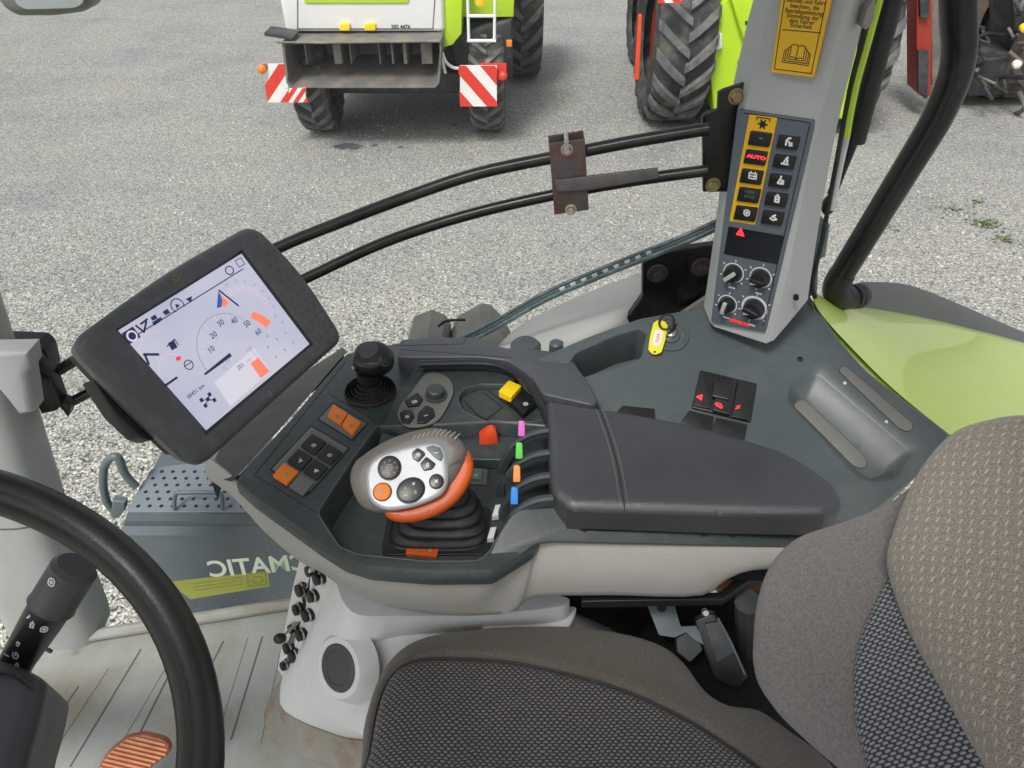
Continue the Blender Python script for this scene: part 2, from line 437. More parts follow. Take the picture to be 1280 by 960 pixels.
M['dwhite'] = mat('dull_print', C('9fa3a0'), .6, wear=.03, grain=0)
M['redp'] = mat('glowing_red_print', C('e03428'), .5, wear=.03, grain=0, emit=C('ff2a20'), estr=.35)  # print given a faint glow of its own, though no lamp
M['redlit'] = mat('red_lamp_symbol', C('ff3a3a'), .5, wear=0, grain=0, emit=C('ff3040'), estr=.8)
M['yellow'] = mat('yellow_paint', C('e2b21c'), .42, wear=.05, wscale=30, grain=.05)
M['yelkey'] = mat('yellow_switch', C('f2c90c'), .4, wear=.04, grain=.05)
M['tagy'] = mat('key_tag_yellow', C('d8cf2a'), .35, wear=.03, grain=.05)
M['pink'] = mat('pink_tab', C('d66fc0'), .4, grain=0); M['green'] = mat('green_tab', C('5ec850'), .4, grain=0)
M['peach'] = mat('orange_tab', C('e8924c'), .4, grain=0); M['blue'] = mat('blue_tab', C('2f7fd0'), .4, grain=0)
M['steel'] = mat('zinc_steel', C('b8b4a8'), .32, metal=.9, wear=.15, wscale=60, grain=.2)
M['chrome'] = mat('chrome', C('cfcfcf'), .15, metal=1, wear=.1, grain=0)
M['rust'] = mat('rusty_steel', C('5b5556'), .5, metal=.6, wear=.2, wscale=40, grain=.3, dirt=C('7a4325'), dscale=26, damt=.9)
M['flatbar'] = mat('flat_steel', C('6e6b6c'), .45, metal=.7, wear=.15, wscale=50, grain=.25)
M['floor'] = mat('cab_floor_mat', C('989c97'), .55, wear=.1, wscale=3, grain=.3, gscale=600, gdist=.0005, dirt=C('7d6e54'), dscale=4.2, damt=.7)
M['floorline'] = mat('floor_groove', C('5b5d58'), .7, grain=0)
M['copper'] = mat('worn_pedal', C('9c5f44'), .42, metal=.35, wear=.15, wscale=40, grain=.2)
M['lime'] = mat('lime_paint', C('b2d426'), .3, wear=.03, grain=0, coat=.4)
M['fender'] = mat('overexposed_lime', C('daf27c'), .34, wear=.04, wscale=3, grain=.12, gscale=300, dirt=C('a9a276'), dscale=90, damt=.10, coat=.7)  # lime paint bleached, the overexposure put into its base colour
M['cwhite'] = mat('white_paint', (.78, .78, .76), .35, wear=.02, grain=0, coat=.3)
M['machine'] = mat('dark_machine', C('34383b'), .6, wear=.3, wscale=6, grain=.2, gscale=60, dirt=C('6e6a60'), dscale=4, damt=.5)
M['grey'] = mat('machine_grey', C('6a6866'), .55, wear=.2, wscale=5, grain=.3, gscale=60, dirt=C('8b7a64'), dscale=5, damt=.8)
M['lug'] = mat('tread_rubber', C('5d5e60'), .8, wear=.2, wscale=9, grain=.5, gscale=90, gdist=.003, dirt=C('8d877c'), dscale=7, damt=.7)
M['lug2'] = mat('muddy_tread_rubber', C('7d716a'), .8, wear=.2, wscale=9, grain=.5, gscale=90, gdist=.003, dirt=C('9c8878'), dscale=7, damt=.7)
M['tyre'] = mat('dusty_tyre', C('353637'), .85, wear=.2, wscale=5, grain=.4, gscale=90, gdist=.002, dirt=C('817a6e'), dscale=4, damt=.6)
M['tyre2'] = mat('muddy_tyre', C('6e625c'), .85, wear=.2, wscale=5, grain=.4, gscale=90, gdist=.002, dirt=C('8d7a6c'), dscale=4, damt=.7)
M['rimred'] = mat('red_paint', C('99352a'), .4, wear=.1, grain=0)
M['signred'] = mat('sign_red', C('d63a2c'), .45, wear=.04, grain=0); M['signwhite'] = mat('sign_white', (.78, .76, .74), .45, wear=.04, grain=0)
M['lampy'] = mat('amber_lens', C('f5d520'), .3, grain=0, coat=.5); M['lampo'] = mat('orange_lens', C('e07a26'), .3, grain=0, coat=.5)
M['bonnet'] = mat('blue_grey_cover', C('59636b'), .3, wear=.1, wscale=3, grain=.1, gscale=400, dirt=C('4f5148'), dscale=5, damt=.5)
M['stepm'] = mat('step_plate', C('7d868e'), .45, metal=.2, wear=.08, grain=.2, gscale=500)
M['rail'] = mat('grey_rail', C('5a6468'), .4, wear=.1, grain=.15)
M['teal'] = mat('teal_steel', C('5f7277'), .4, metal=.2, wear=.12, wscale=30, grain=.1, dirt=C('a8aca4'), dscale=30, damt=.5)
M['lamphouse'] = mat('weathered_housing', C('8e8a83'), .6, wear=.15, wscale=14, grain=.3, gscale=300)
M['liner'] = mat('pale_liner', C('c9c8c2'), .6, wear=.06, wscale=6, grain=.2, gscale=300)
M['decalw'] = mat('decal_back', C('d5dfc8'), .6, wear=.04, grain=0)
M['sticky'] = mat('sticker_back', C('a3a552'), .6, wear=.1, wscale=14, grain=0); M['stickink'] = mat('sticker_ink', C('8f8d45'), .6, grain=0)
M['velour'] = None
def glass_mat():
    g = NG('window_glass'); tr = g.new('ShaderNodeBsdfTransparent'); gl = g.new('ShaderNodeBsdfGlossy'); gl.inputs['Roughness'].default_value = .02; tr.inputs['Color'].default_value = (.97, .985, .98, 1)
    fr = g.new('ShaderNodeFresnel'); fr.inputs['IOR'].default_value = 1.25; mx = g.new('ShaderNodeMixShader')
    g.link(fr.outputs[0], mx.inputs[0]); g.link(tr.outputs[0], mx.inputs[1]); g.link(gl.outputs[0], mx.inputs[2]); g.link(mx.outputs[0], g.out.inputs['Surface']); return g.m
M['glass'] = glass_mat()
def leather_mat():
    g = NG('black_leather'); b = g.b; co = g.coord(); n = g.noise(7, 3)
    g.link(g.ramp(n, [(.3, C('2d2e32')), (.7, C('393a3f'))]), b.inputs['Base Color'])
    v = g.new('ShaderNodeTexVoronoi', feature='DISTANCE_TO_EDGE'); v.inputs['Scale'].default_value = 380; g.link(co, v.inputs['Vector'])
    h = g.ramp(v.outputs['Distance'], [(0, (0, 0, 0)), (.12, (1, 1, 1))])
    g.link(g.bump(h, .42, .0004, g.bump(g.noise(60, 3), .25, .0012)), b.inputs['Normal']); b.inputs['Roughness'].default_value = .40; b.inputs['Specular IOR Level'].default_value = .95; return g.m
M['leather'] = leather_mat()
def velour_mat(name, c0, c1, brown=None):
    g = NG(name); b = g.b; n = g.noise(900, 4, .8); n2 = g.noise(260, 3, .7)
    c = g.ramp(g.math('ADD', g.math('MULTIPLY', n, .6), g.math('MULTIPLY', n2, .4)), [(.32, c0), (.62, c1)])
    if brown: c = g.mix(g.ramp(g.noise(9, 4, .6), [(.35, (0, 0, 0)), (.7, (.5, .5, .5))]), c, brown)
    g.link(c, b.inputs['Base Color']); b.inputs['Roughness'].default_value = .95; b.inputs['Specular IOR Level'].default_value = .1
    b.inputs['Sheen Weight'].default_value = .25; b.inputs['Sheen Roughness'].default_value = .5
    g.link(g.bump(n, .8, .0018), b.inputs['Normal']); return g.m
M['velour'] = velour_mat('grey_velour', C('454142'), C('8a8380')); M['velbrown'] = velour_mat('brown_velour', C('3f3b39'), C('777069'), C('5a4d44'))
def cells(g, uvn, su, sv, off=.5):
    """staggered woven cells; returns (fx, fy, idrow) fractional coordinates"""
    sp = g.new('ShaderNodeSeparateXYZ'); g.link(uvn, sp.inputs[0])
    y = g.math('MULTIPLY', sp.outputs[1], sv); row = g.math('FLOOR', y); odd = g.math('MULTIPLY', g.math('MODULO', g.math('ABSOLUTE', row), 2.0), off)
    x = g.math('ADD', g.math('MULTIPLY', sp.outputs[0], su), odd)
    return g.math('SUBTRACT', g.math('FRACT', x), .5), g.math('SUBTRACT', g.math('FRACT', y), .5)
def warp(g, amt, sc):
    uv0 = g.coord('UV'); n0 = g.new('ShaderNodeTexNoise'); n0.inputs['Scale'].default_value = 14; g.link(uv0, n0.inputs['Vector']); v0 = g.new('ShaderNodeVectorMath', operation='MULTIPLY_ADD'); g.link(n0.outputs['Color'], v0.inputs[0]); v0.inputs[1].default_value = (.012,) * 3; g.link(uv0, v0.inputs[2]); uv = v0.outputs[0]; n = g.new('ShaderNodeTexNoise'); n.inputs['Scale'].default_value = sc; g.link(uv, n.inputs['Vector'])
    vm = g.new('ShaderNodeVectorMath', operation='MULTIPLY_ADD'); g.link(n.outputs['Color'], vm.inputs[0]); vm.inputs[1].default_value = (amt,) * 3; g.link(uv, vm.inputs[2]); return vm.outputs[0]
def weave_mat(name, su, sv, ex, ey, dark, light, mid=None, lightvar=None):
    g = NG(name); b = g.b; uv = warp(g, .0022, 120); fx, fy = cells(g, uv, su, sv)
    r = g.math('ADD', g.math('POWER', g.math('ABSOLUTE', g.math('DIVIDE', fx, ex)), 2.5), g.math('POWER', g.math('ABSOLUTE', g.math('DIVIDE', fy, ey)), 2.5))
    f = g.ramp(r, [(.45, (1, 1, 1)), (1.0, (0, 0, 0))])
    n = g.noise(800, 3, .8); lv = g.noise(40, 3)
    L = g.mix(lv, light, lightvar or light); D = g.mix(n, tuple(x * .6 for x in dark), dark)
    c = g.mix(f, D, L); c = g.mix(.35, c, g.ramp(n, [(.3, (.4, .4, .4)), (.7, (1, 1, 1))]), 'MULTIPLY')
    g.link(c, b.inputs['Base Color']); b.inputs['Roughness'].default_value = .95; b.inputs['Specular IOR Level'].default_value = .1; b.inputs['Sheen Weight'].default_value = .15
    g.link(g.bump(f, .7, .0015, g.bump(n, .3, .0006)), b.inputs['Normal']); return g.m
M['weave_seat'] = weave_mat('seat_weave', 104, 205, .36, .40, C('474547'), C('8b8785'), lightvar=C('726d6a'))
M['weave_blue'] = weave_mat('backrest_side_weave', 120, 240, .38, .42, C('45484e'), C('85898e'), lightvar=C('96989b'))
def dash_mat():
    g = NG('backrest_centre_weave'); b = g.b; uv = warp(g, .003, 90); fx, fy = cells(g, uv, 66, 112)
    r = g.math('ADD', g.math('POWER', g.math('ABSOLUTE', g.math('DIVIDE', g.math('ADD', fx, g.math('MULTIPLY', fy, -.7)), .19)), 2.0), g.math('POWER', g.math('ABSOLUTE', g.math('DIVIDE', fy, .24)), 2.0))
    f = g.ramp(r, [(.3, (1, 1, 1)), (1.1, (0, 0, 0))])
    n = g.noise(700, 4, .85); m = g.ramp(n, [(.34, C('4c4541')), (.5, C('857c73')), (.64, C('b0a79b'))])
    c = g.mix(g.math('MULTIPLY', f, .55), m, C('c3bca4')); g.link(c, b.inputs['Base Color']); b.inputs['Roughness'].default_value = .95; b.inputs['Specular IOR Level'].default_value = .1
    b.inputs['Sheen Weight'].default_value = .25; g.link(g.bump(f, .5, .0012, g.bump(n, .6, .001)), b.inputs['Normal']); return g.m
M['dash'] = dash_mat()

# ================================================================ GROUND
mb = MB(); mb.add([(-300, -300, 0), (300, -300, 0), (300, 300, 0), (-300, 300, 0)], [(0, 1, 2, 3)])
struct(build('ground', mb, M['gravel']))

# oil stains and damp patches on the yard, thin irregular films
M['stain'] = mat('oil_stain', C('55565a'), .6, wear=.25, wscale=9, grain=.6, gscale=60, gdist=.004)
def stain(px, py, rx, ry, seed, th):
    r = random.Random(seed); c = PZ(px, py, 0); P = [(c[0] + rx * r.uniform(.6, 1.15) * math.cos(a), c[1] + ry * r.uniform(.6, 1.15) * math.sin(a)) for a in np.linspace(0, 2 * math.pi, 16, endpoint=False)]
    mb = MB(); mb.add([(p[0], p[1], th) for p in smooth(P, 3)], [tuple(range(48))]); return mb
for i, (x, y, a, b) in enumerate(((436, 183, .17, .12), (468, 182, .05, .05), (568, 156, .07, .05), (502, 184, .05, .04))):
    struct(build('oil_stain', stain(x, y, a, b, i, .004), M['stain'], loc=(0, 0, 0)))

# weeds in the gravel
def weeds(n, px, py, rad, seed):
    r = random.Random(seed); c = PZ(px, py, 0); mb = MB()
    for i in range(n):
        a = r.uniform(0, 6.28); q = rad * abs(r.gauss(0, .5)); x, y = c[0] + q * math.cos(a), c[1] + q * math.sin(a); t = r.uniform(0, 6.28); L = r.uniform(.015, .05)
        dx, dy = math.cos(t), math.sin(t); w = L * .28
        mb.add([(x, y, .001), (x + dx * L * .5 - dy * w, y + dy * L * .5 + dx * w, L * .4), (x + dx * L, y + dy * L, L * .3), (x + dx * L * .5 + dy * w, y + dy * L * .5 - dx * w, L * .4)], [(0, 1, 2, 3)])
    return mb
M['weed'] = mat('weed_leaf', C('707f55'), .6, wear=.3, wscale=30, grain=0)
w = MB()
for i, (x, y, n, q) in enumerate([(1232, 280, 110, .17), (1256, 300, 60, .13), (1190, 262, 40, .3), (1110, 285, 30, .3), (1222, 253, 30, .16)]): w.merge(weeds(n, x, y, q, i))
stuff(build('weeds', w, M['weed']))
# loose stones scattered over the yard
mb = MB(); r = random.Random(3)
for i in range(4200):
    x = r.uniform(-4.0, 5.0); y = 1.9 + abs(r.gauss(0, 4.0)); s = r.uniform(.006, .017); a = r.uniform(0, 6.28); c_, s_ = math.cos(a), math.sin(a); h = s * r.uniform(.5, .9)
    V = []
    for (dx, dy, dz) in ((-1, -.5, 0), (.2, -1, 0), (1, .1, 0), (.1, .9, 0), (-.5, -.3, h / s), (.3, -.5, h / s * .9), (.5, .3, h / s), (-.2, .4, h / s * .8)):
        dx *= r.uniform(.7, 1.1); V.append((x + (dx * c_ - dy * s_) * s, y + (dx * s_ + dy * c_) * s, dz * s))
    mb.add(V, [(0, 1, 5, 4), (1, 2, 6, 5), (2, 3, 7, 6), (3, 0, 4, 7), (4, 5, 6, 7)])
M['stone'] = mat('loose_stone', C('b9b5a9'), .85, wear=.35, wscale=2.1, grain=.3, gscale=200)
stuff(build('loose_gravel', mb, M['stone'], ang=20))

# ================================================================ VEHICLES IN THE YARD
def tyre_parts(parent, c, r, w, m_t, m_r, lugs=22, sgn=1, lug_h=.045, name='wheel'):
    """wheel about an X axis: tyre with raised chevron bars, rim and hub"""
    c = np.array(c, float); hw = w / 2
    root = build(name, lathe(MB(), c - np.array((hw * .55, 0, 0)), (1, 0, 0), [(r * .54, 0), (r * .56, .02), (r * .50, .05), (r * .3, w * .28), (r * .3, w * .3), (r * .5, w * .5), (r * .56, w * .54), (r * .54, w * .55)], 32), m_r, parent)
    prof = [(r * .55, -hw * .80), (r * .66, -hw * .97), (r * .82, -hw * 1.0), (r * .93, -hw * .93), (r * .975, -hw * .7), (r * .99, 0), (r * .975, hw * .7), (r * .93, hw * .93), (r * .82, hw * 1.0), (r * .66, hw * .97), (r * .55, hw * .80)]
    mb = lathe(MB(), c, (1, 0, 0), prof, 48, False); ty = build('tyre', mb, m_t, root, ang=30); mb = MB()
    for i in range(lugs):
        for side in (-1, 1):
            a0 = 2 * math.pi * (i + (.5 if side > 0 else 0)) / lugs; segs = 7; A = []
            for k in range(segs):
                t = k / (segs - 1); x = side * (t * hw * 1.02 - hw * .04); da = sgn * (.52 * t ** 1.15) * (w / r) * .85
                rr = (r * .985 if t < .8 else r * (.985 - (t - .8) * .32)); wd = (.05 + .018 * t) * (22 / lugs) ; top = rr + lug_h * (1 if t < .95 else .3)
                ang = a0 + da
                def P(aa, R2): return c + np.array((x, -math.cos(aa) * R2, math.sin(aa) * R2))
                A.append([P(ang - wd, rr - .01), P(ang - wd * .7, top), P(ang + wd * .7, top), P(ang + wd, rr - .01)])
            loft(mb, A, True, True, True)
    build('tread_bars', mb, M['lug2'] if m_t is M['tyre2'] else M['lug'], root, ang=30)
    build('hub', lathe(MB(), c - np.array((w * .18, 0, 0)), (1, 0, 0), [(r * .16, 0), (r * .16, w * .36)], 18), m_r, root)
    return root
def board(parent, y, P, flip, name='warning_board'):
    fr = FV(y); Q = fr.pts(P); b = build(name, pr(fr, Q, -.02, 0), M['signwhite'], parent)
    (x0, z0) = np.min(np.array(Q), 0); (x1, z1) = np.max(np.array(Q), 0); mb = MB(); W, H = x1 - x0, z1 - z0
    def clip(poly):
        out = poly
        for ax, lim, s in ((0, x0, 1), (0, x1, -1), (1, z0, 1), (1, z1, -1)):
            res = []
            for i in range(len(out)):
                a, c = out[i - 1], out[i]; ia, ic = s * (a[ax] - lim) >= 0, s * (c[ax] - lim) >= 0
                if ia != ic: t = (lim - a[ax]) / (c[ax] - a[ax]); res.append(a + (c - a) * t)
                if ic: res.append(c)
            out = res
            if not out: return None
        return out
    st = H * .42
    for k in range(-3, 6):
        s = 1 if flip else -1; z = z0 + k * st * 2 * .98
        q = [np.array((x0 - .01, z - (0 if s > 0 else 0))), np.array((x1 + .01, z + s * (W + .02) * 1.15)), np.array((x1 + .01, z + st + s * (W + .02) * 1.15)), np.array((x0 - .01, z + st))]
        q = clip(ccw(q))
        if q and len(q) > 2: prism(mb, fr, q, .0, .003)
    build('red_stripes', mb, M['signred'], b); return b

# ---- combine harvester, seen from behind
cmb = thing('combine_harvester', 'white and lime green combine harvester with open chaff spreader and striped boards', 'combine harvester', (-1.0, 9.4, 0))
y0 = 8.9; fh = FV(y0)
yr = PZ(610, 160, 0)[1]; wr = .62
for px, hw_ in ((408, 42), (611, 44)):
    x = PZ(px, 158, 0)[0]; tyre_parts(cmb, (x, yr, wr), wr - .03, .42, M['tyre'], M['machine'], 18, lug_h=.03)
for px in (651, 440):
    p = PZ(px, 93, 0); tyre_parts(cmb, (p[0] - (.0 if px > 600 else 0), p[1] + .1, .95), .92, .6, M['tyre'], M['machine'], 20)
build('axle', pr(FV(yr - .1), [(-2.3, -2.85), (-.2, -2.85), (-.2, -2.6), (-2.3, -2.6)], -.25, 0, .03), M['machine'], cmb)
top = 3.3
A = fh.px(357, 40); B = fh.px(556, 40); Cc = fh.px(556, 0); 
hood = [(A[0], A[1] + .03), (A[0] + .04, A[1]), (B[0] - .04, B[1]), (B[0], B[1] + .03), (B[0] + .03, .25), (B[0] - .15, .45), (A[0] + .15, .45), (A[0] - .03, .25)]
hd = build('rear_hood', pr(fh, hood, -2.2, 0, .04), M['cwhite'], cmb)
hp = [fh.px(x, y, .002) for x, y in ((372, -20), (545, -20), (541, 36), (372, 36))]
rb = MB(); ribbon(rb, fh, hp, .012, .0, .004, True); build('panel_gap', rb, M['grey'], hd)
build('lime_panel', pr(fh, roundc([fh.px(380, -60, .01), fh.px(511, -60, .01), fh.px(511, 4, .01), fh.px(380, 4, .01)], .03), 0, .015, .005), M['lime'], cmb)
for x0, x1 in ((425, 438), (456, 470)):
    build('reflector', pr(fh, roundc([fh.px(x0, 28), fh.px(x1, 28), fh.px(x1, 38), fh.px(x0, 38)], .02), 0, .03, .01), M['lampy'], cmb)
u, v = fh.px(501, 33.5); text('number', fh, '502 4476', u, v, .055, M['black'], hd, h=.004, bold=.001)
# dark recess under the hood, spreader box with fins
build('hood_shadow_frame', pr(FV(y0 + .1), [FV(y0 + .1).px(x, y) for x, y in ((372, 30), (546, 30), (546, 56), (372, 56))], -1.5, 0), M['machine'], cmb)
ys = 8.55; fs = FV(ys); fb = FV(ys + .75)
sp = build('spreader_box', MB(), M['grey'], cmb) if False else None
O = [fs.px(x, y) for x, y in ((352, 53), (551, 51), (552, 62), (549, 104), (544, 110), (364, 110), (358, 104))]
Ic = np.mean(np.array(O), 0); In = [Ic + (np.array(p) - Ic) * np.array((.975, .93)) for p in O]; Bk = [(p[0] * .94 + Ic[0] * .06, p[1] + .16 if p[1] < Ic[1] else p[1]) for p in In]
mb = MB(); n = len(O)
Vv = [fs.w(*p) for p in O] + [fs.w(*p) for p in In] + [fs.w(p[0], p[1], -.7) for p in Bk] + [fs.w(p[0] , p[1], -.72) for p in O]
mb.add(Vv, [(j, (j + 1) % n, n + (j + 1) % n, n + j) for j in range(n)] + [(n + j, n + (j + 1) % n, 2 * n + (j + 1) % n, 2 * n + j) for j in range(n)] + [tuple(range(3 * n - 1, 2 * n - 1, -1))] + [(j, 3 * n + j, 3 * n + (j + 1) % n, (j + 1) % n) for j in range(n)] + [tuple(range(3 * n, 4 * n))])
sb = build('chaff_spreader', mb, M['grey'], cmb, ang=25)
for px, wd in ((376, 6), (412, 14), (433, 5), (470, 4), (486, 5), (501, 7), (524, 16)):
    a = fs.px(px, 57); b_ = fs.px(px + wd, 84); build('fin', pr(fs, [(a[0], b_[1]), (b_[0], b_[1]), (b_[0], a[1]), (a[0], a[1])], -.66, -.12, .01), M['grey'], sb)
rb = MB(); tube(rb, [fs.w(*fs.px(x, y), .02) for x, y in ((346, 52), (400, 53), (551, 51))], .012); build('top_rail', rb, M['grey'], sb)
build('left_flap', pr(fs, [fs.px(x, y) for x, y in ((330, 41), (352, 44), (366, 47), (366, 50), (350, 48), (331, 45))], -.3, 0), M['machine'], cmb)
# right hand side frame, ladder, lamp, hoses
f2 = FV(8.95)
build('side_frame', pr(f2, [f2.px(x, y) for x, y in ((545, -40), (578, -40), (577, 42), (566, 56), (553, 60), (547, 40), (545, 28))], -.5, 0, .01), M['lime'], cmb)
f3 = FV(9.25)
build('side_panel', pr(f3, [f3.px(x, y) for x, y in ((578, -60), (645, -60), (642, 22), (578, 22))], -1.8, -.02, .01), M['lime'], cmb)
f4 = FV(8.9); lad = MB()
for x in (584, 619): tube(lad, [f4.w(*f4.px(x, -30)), f4.w(*f4.px(x + (2 if x < 600 else -1), 51))], .017)
for y in (-12, 20, 51): tube(lad, [f4.w(*f4.px(584, y)), f4.w(*f4.px(620, y))], .018)
build('ladder', lad, M['cwhite'], cmb)
build('lamp', lathe(MB(), f4.w(*f4.px(600, 3), -.1), (0, -1, 0), [(.06, 0), (.06, .04), (.02, .06)], 16), M['lampy'], cmb)
build('lamp', pr(f4, roundc([f4.px(x, y) for x, y in ((633, 50), (640, 50), (640, 58), (633, 58))], .01), -.02, .02, .005), M['lampo'], cmb)
build('underbody', pr(FV(9.6), [FV(9.6).px(x, y) for x, y in ((380, 30), (640, 20), (641, 98), (600, 104), (560, 92), (380, 95))], -1.6, 0, .05), M['machine'], cmb)
f5 = FV(9.2)
for k, (pts_) in enumerate([((560, 48), (566, 42), (578, 40), (640, 24), (640, 70), (626, 86), (570, 84)), ]):
    build('drive_guard', pr(f5, [f5.px(*p) for p in pts_], -.5, 0, .04), M['machine'], cmb)
for P in (((551, 58), (553, 72), (557, 90)), ((553, 64), (558, 76), (567, 83), (577, 84))):
    build('hose', tube(MB(), [f4.w(*f4.px(*p), .05) for p in P], .018, k=5), M['cwhite'], cmb)
board(cmb, 8.75, ((575, 82), (621, 82), (621, 133), (575, 133)), False)
board(cmb, 8.75, ((335, 80), (360, 80), (360, 128), (335, 128)), True); board(cmb, 8.45, ((361, 111), (382, 110), (382, 128), (361, 128)), True)
build('board_bracket', pr(FV(8.8), [FV(8.8).px(x, y) for x, y in ((600, 80), (633, 80), (633, 88), (628, 100), (622, 100), (622, 86), (600, 86))], -.04, 0), M['signred'], cmb)
build('lamp', lathe(MB(), FV(8.75).w(*FV(8.75).px(328, 86)), (0, -1, 0), [(.05, -.05), (.05, .03), (.02, .05)], 16), M['lampo'], cmb)
build('tail_lamp', lathe(MB(), FV(8.7).w(*FV(8.7).px(629, 95)), (0, -1, 0), [(.045, -.05), (.045, .03), (.02, .05)], 16), M['signred'], cmb)

# ---- lime tractor with wide chevron tyres
yt = PZ(840, 146, 0)[1]
trc = thing('farm_tractor', 'lime green tractor parked on wide chevron tyres beside the cab pillar', 'tractor', (3.4, yt, 0))
rT = 1.02
for px, tw in ((829, .70), (1038, .42)):
    x = PZ(px, 146, 0)[0]; tyre_parts(trc, (x, yt, rT), rT - .05, tw, M['tyre'], M['rimred'], 19, sgn=1, lug_h=.055)
for px in (797, 1030):
    p = PZ(px, 78, 0); tyre_parts(trc, (p[0] + .12, p[1], .75), .73, .55, M['tyre'], M['rimred'], 18)
fq = FV(yt - .75)
def q(*L): return [fq.px(*p) for p in L]
build('rear_body', pr(fq, q((886, 30), (900, 6), (930, -30), (1070, -30), (1075, 140), (1060, 150), (893, 142), (884, 70)), -1.4, 0, .03), M['lime'], trc)
build('hood_step', pr(fq, q((905, -25), (1050, -25), (1050, 58), (930, 58), (918, 20)), 0, .08, .03), M['lime'], trc)
for y in (24, 38, 45): build('vent_slot', pr(fq, q((929, y), (962, y), (962, y + (5 if y == 24 else 2)), (929, y + (5 if y == 24 else 2))), .08, .085), M['machine'], trc)
build('side_lamp', pr(fq, roundc(q((884, 62), (893, 66), (893, 88), (884, 90)), .03), 0, .05, .02), M['machine'], trc)
build('side_lamp', pr(fq, roundc(q((889, 40), (902, 40), (902, 60), (888, 62)), .03), 0, .05, .02), M['cwhite'], trc)
g_ = build('grille', pr(fq, q((922, 76), (960, 78), (960, 104), (921, 104)), 0, .02), M['machine'], trc)
for y in (82, 90, 97): build('grille_slat', pr(fq, q((924, y), (960, y), (960, y + 3), (924, y + 3)), .02, .03), M['grey'], g_)
build('chassis', pr(FV(yt - .2), [FV(yt - .2).px(x, y) for x, y in ((865, -20), (1085, -20), (1080, 120), (1000, 135), (870, 118))], -1.5, 0, .05), M['machine'], trc)
build('marker_post', pr(FV(yt - .98), roundc([FV(yt - .98).px(x, y) for x, y in ((798, 18), (803, 18), (799, 100), (793, 100))], .02), -.03, 0, .01), M['redor'], trc)
board(trc, yt - 1.15, ((826, -30), (854, -30), (852, 3), (828, 4)), False)

# ---- dark machine with a red panel on the right
mc = PZ(1235, 118, 0); trm = thing('red_tractor', 'dark dusty tractor with a red side panel behind the black grab tube', 'tractor', (mc[0], mc[1], 0))
tyre_parts(trm, (mc[0] + .05, mc[1], .85), .82, .62, M['tyre2'], M['machine'], 18)
fz = FV(mc[1] - .95)
def z(*L): return [fz.px(*p) for p in L]
build('red_panel', pr(fz, z((1146, -40), (1166, -40), (1164, 118), (1157, 124), (1146, 114)), -.3, 0, .01), M['rimred'], trm)
build('frame_post', pr(fz, z((1147, -40), (1160, -40), (1159, 22), (1148, 20)), 0, .06), M['machine'], trm)
build('frame_post', pr(fz, z((1146, 62), (1159, 62), (1157, 122), (1146, 112)), 0, .05), M['machine'], trm)
build('grey_panel', pr(fz, z((1167, -40), (1188, -40), (1184, 108), (1167, 108)), -.35, -.05, .01), M['grey'], trm)
fz2 = FV(mc[1] - .6)
for i, (a, b_, c, d, mm) in enumerate([((1262, -30), (1340, -30), (1340, 60), (1268, 40), 'machine'), ((1195, 78), (1340, 60), (1340, 118), (1200, 122), 'machine'), ((1190, -30), (1216, -30), (1212, 20), (1192, 20), 'machine')]):
    build('body_panel', pr(fz2, [fz2.px(*p) for p in (a, b_, c, d)], -.6, 0, .05), M[mm], trm)
r = random.Random(5)
for i in range(26):
    x, y = r.uniform(1195, 1300), r.uniform(-5, 115); a = r.uniform(0, 3.1); L = r.uniform(8, 34)
    P = [(x, y), (x + L * math.cos(a) * .5, y + L * math.sin(a) * .5 + r.uniform(-5, 5)), (x + L * math.cos(a), y + L * math.sin(a))]
    build('hydraulic_hose', tube(MB(), [fz2.w(*fz2.px(*p), r.uniform(.0, .5)) for p in P], r.uniform(.012, .03), 8, k=3), M[r.choice(['machine', 'grey', 'machine', 'black', 'steel'])], trm)
for x, y, mm, s in ((1252, 22, 'lampy', .05), (1260, 52, 'lampo', .07), (1244, 66, 'cwhite', .05), (1258, 88, 'cwhite', .035), (1272, 54, 'cwhite', .04), (1276, 36, 'cwhite', .03)):
    build('coupling', lathe(MB(), fz2.w(*fz2.px(x, y), .5), (0, -1, 0), [(s, 0), (s, .05), (s * .4, .07)], 12), M[mm], trm)
# ================================================================ CAB SHELL
FL = CAMZ - 1.5           # height of the cab floor
ff = FH(1.5)
fp = ff.pts([(-60, 1100), (-60, 822), (60, 808), (130, 797), (230, 781), (362, 760), (470, 745), (700, 720), (1100, 700), (1200, 1100)])
fo = build('floor', prism(MB(), ff, fp, -.04, 0, 0), M['floor']); struct(fo)
gm = MB()
for P in (((2, 960), (62, 873), (99, 857)), ((96, 957), (175, 818)), ((178, 912), (212, 845)), ((288, 922), (327, 796)), ((262, 834), (280, 800)), ((345, 900), (352, 850)), ((36, 957), (100, 860))):
    pass
for P in (((37, 948), (98, 858)), ((88, 958), (176, 812)), ((176, 914), (214, 838)), ((289, 924), (328, 796)), ((240, 880), (279, 802)), ((-20, 930), (30, 868))):
    ribbon(gm, ff, [ff.px(*p) for p in P], .0035, 0, .0008)
struct(build('floor_groove', gm, M['floorline']))
rb = MB()
for P in (((60, 940), (128, 838)), ((130, 955), (206, 826)), ((262, 930), (303, 800)), ((320, 925), (350, 790))):
    a = [np.array(ff.px(*p)) for p in P]; ribbon(rb, ff, a, .022, 0, .0016)
struct(build('floor_rib', rb, M['floor'], ang=60))

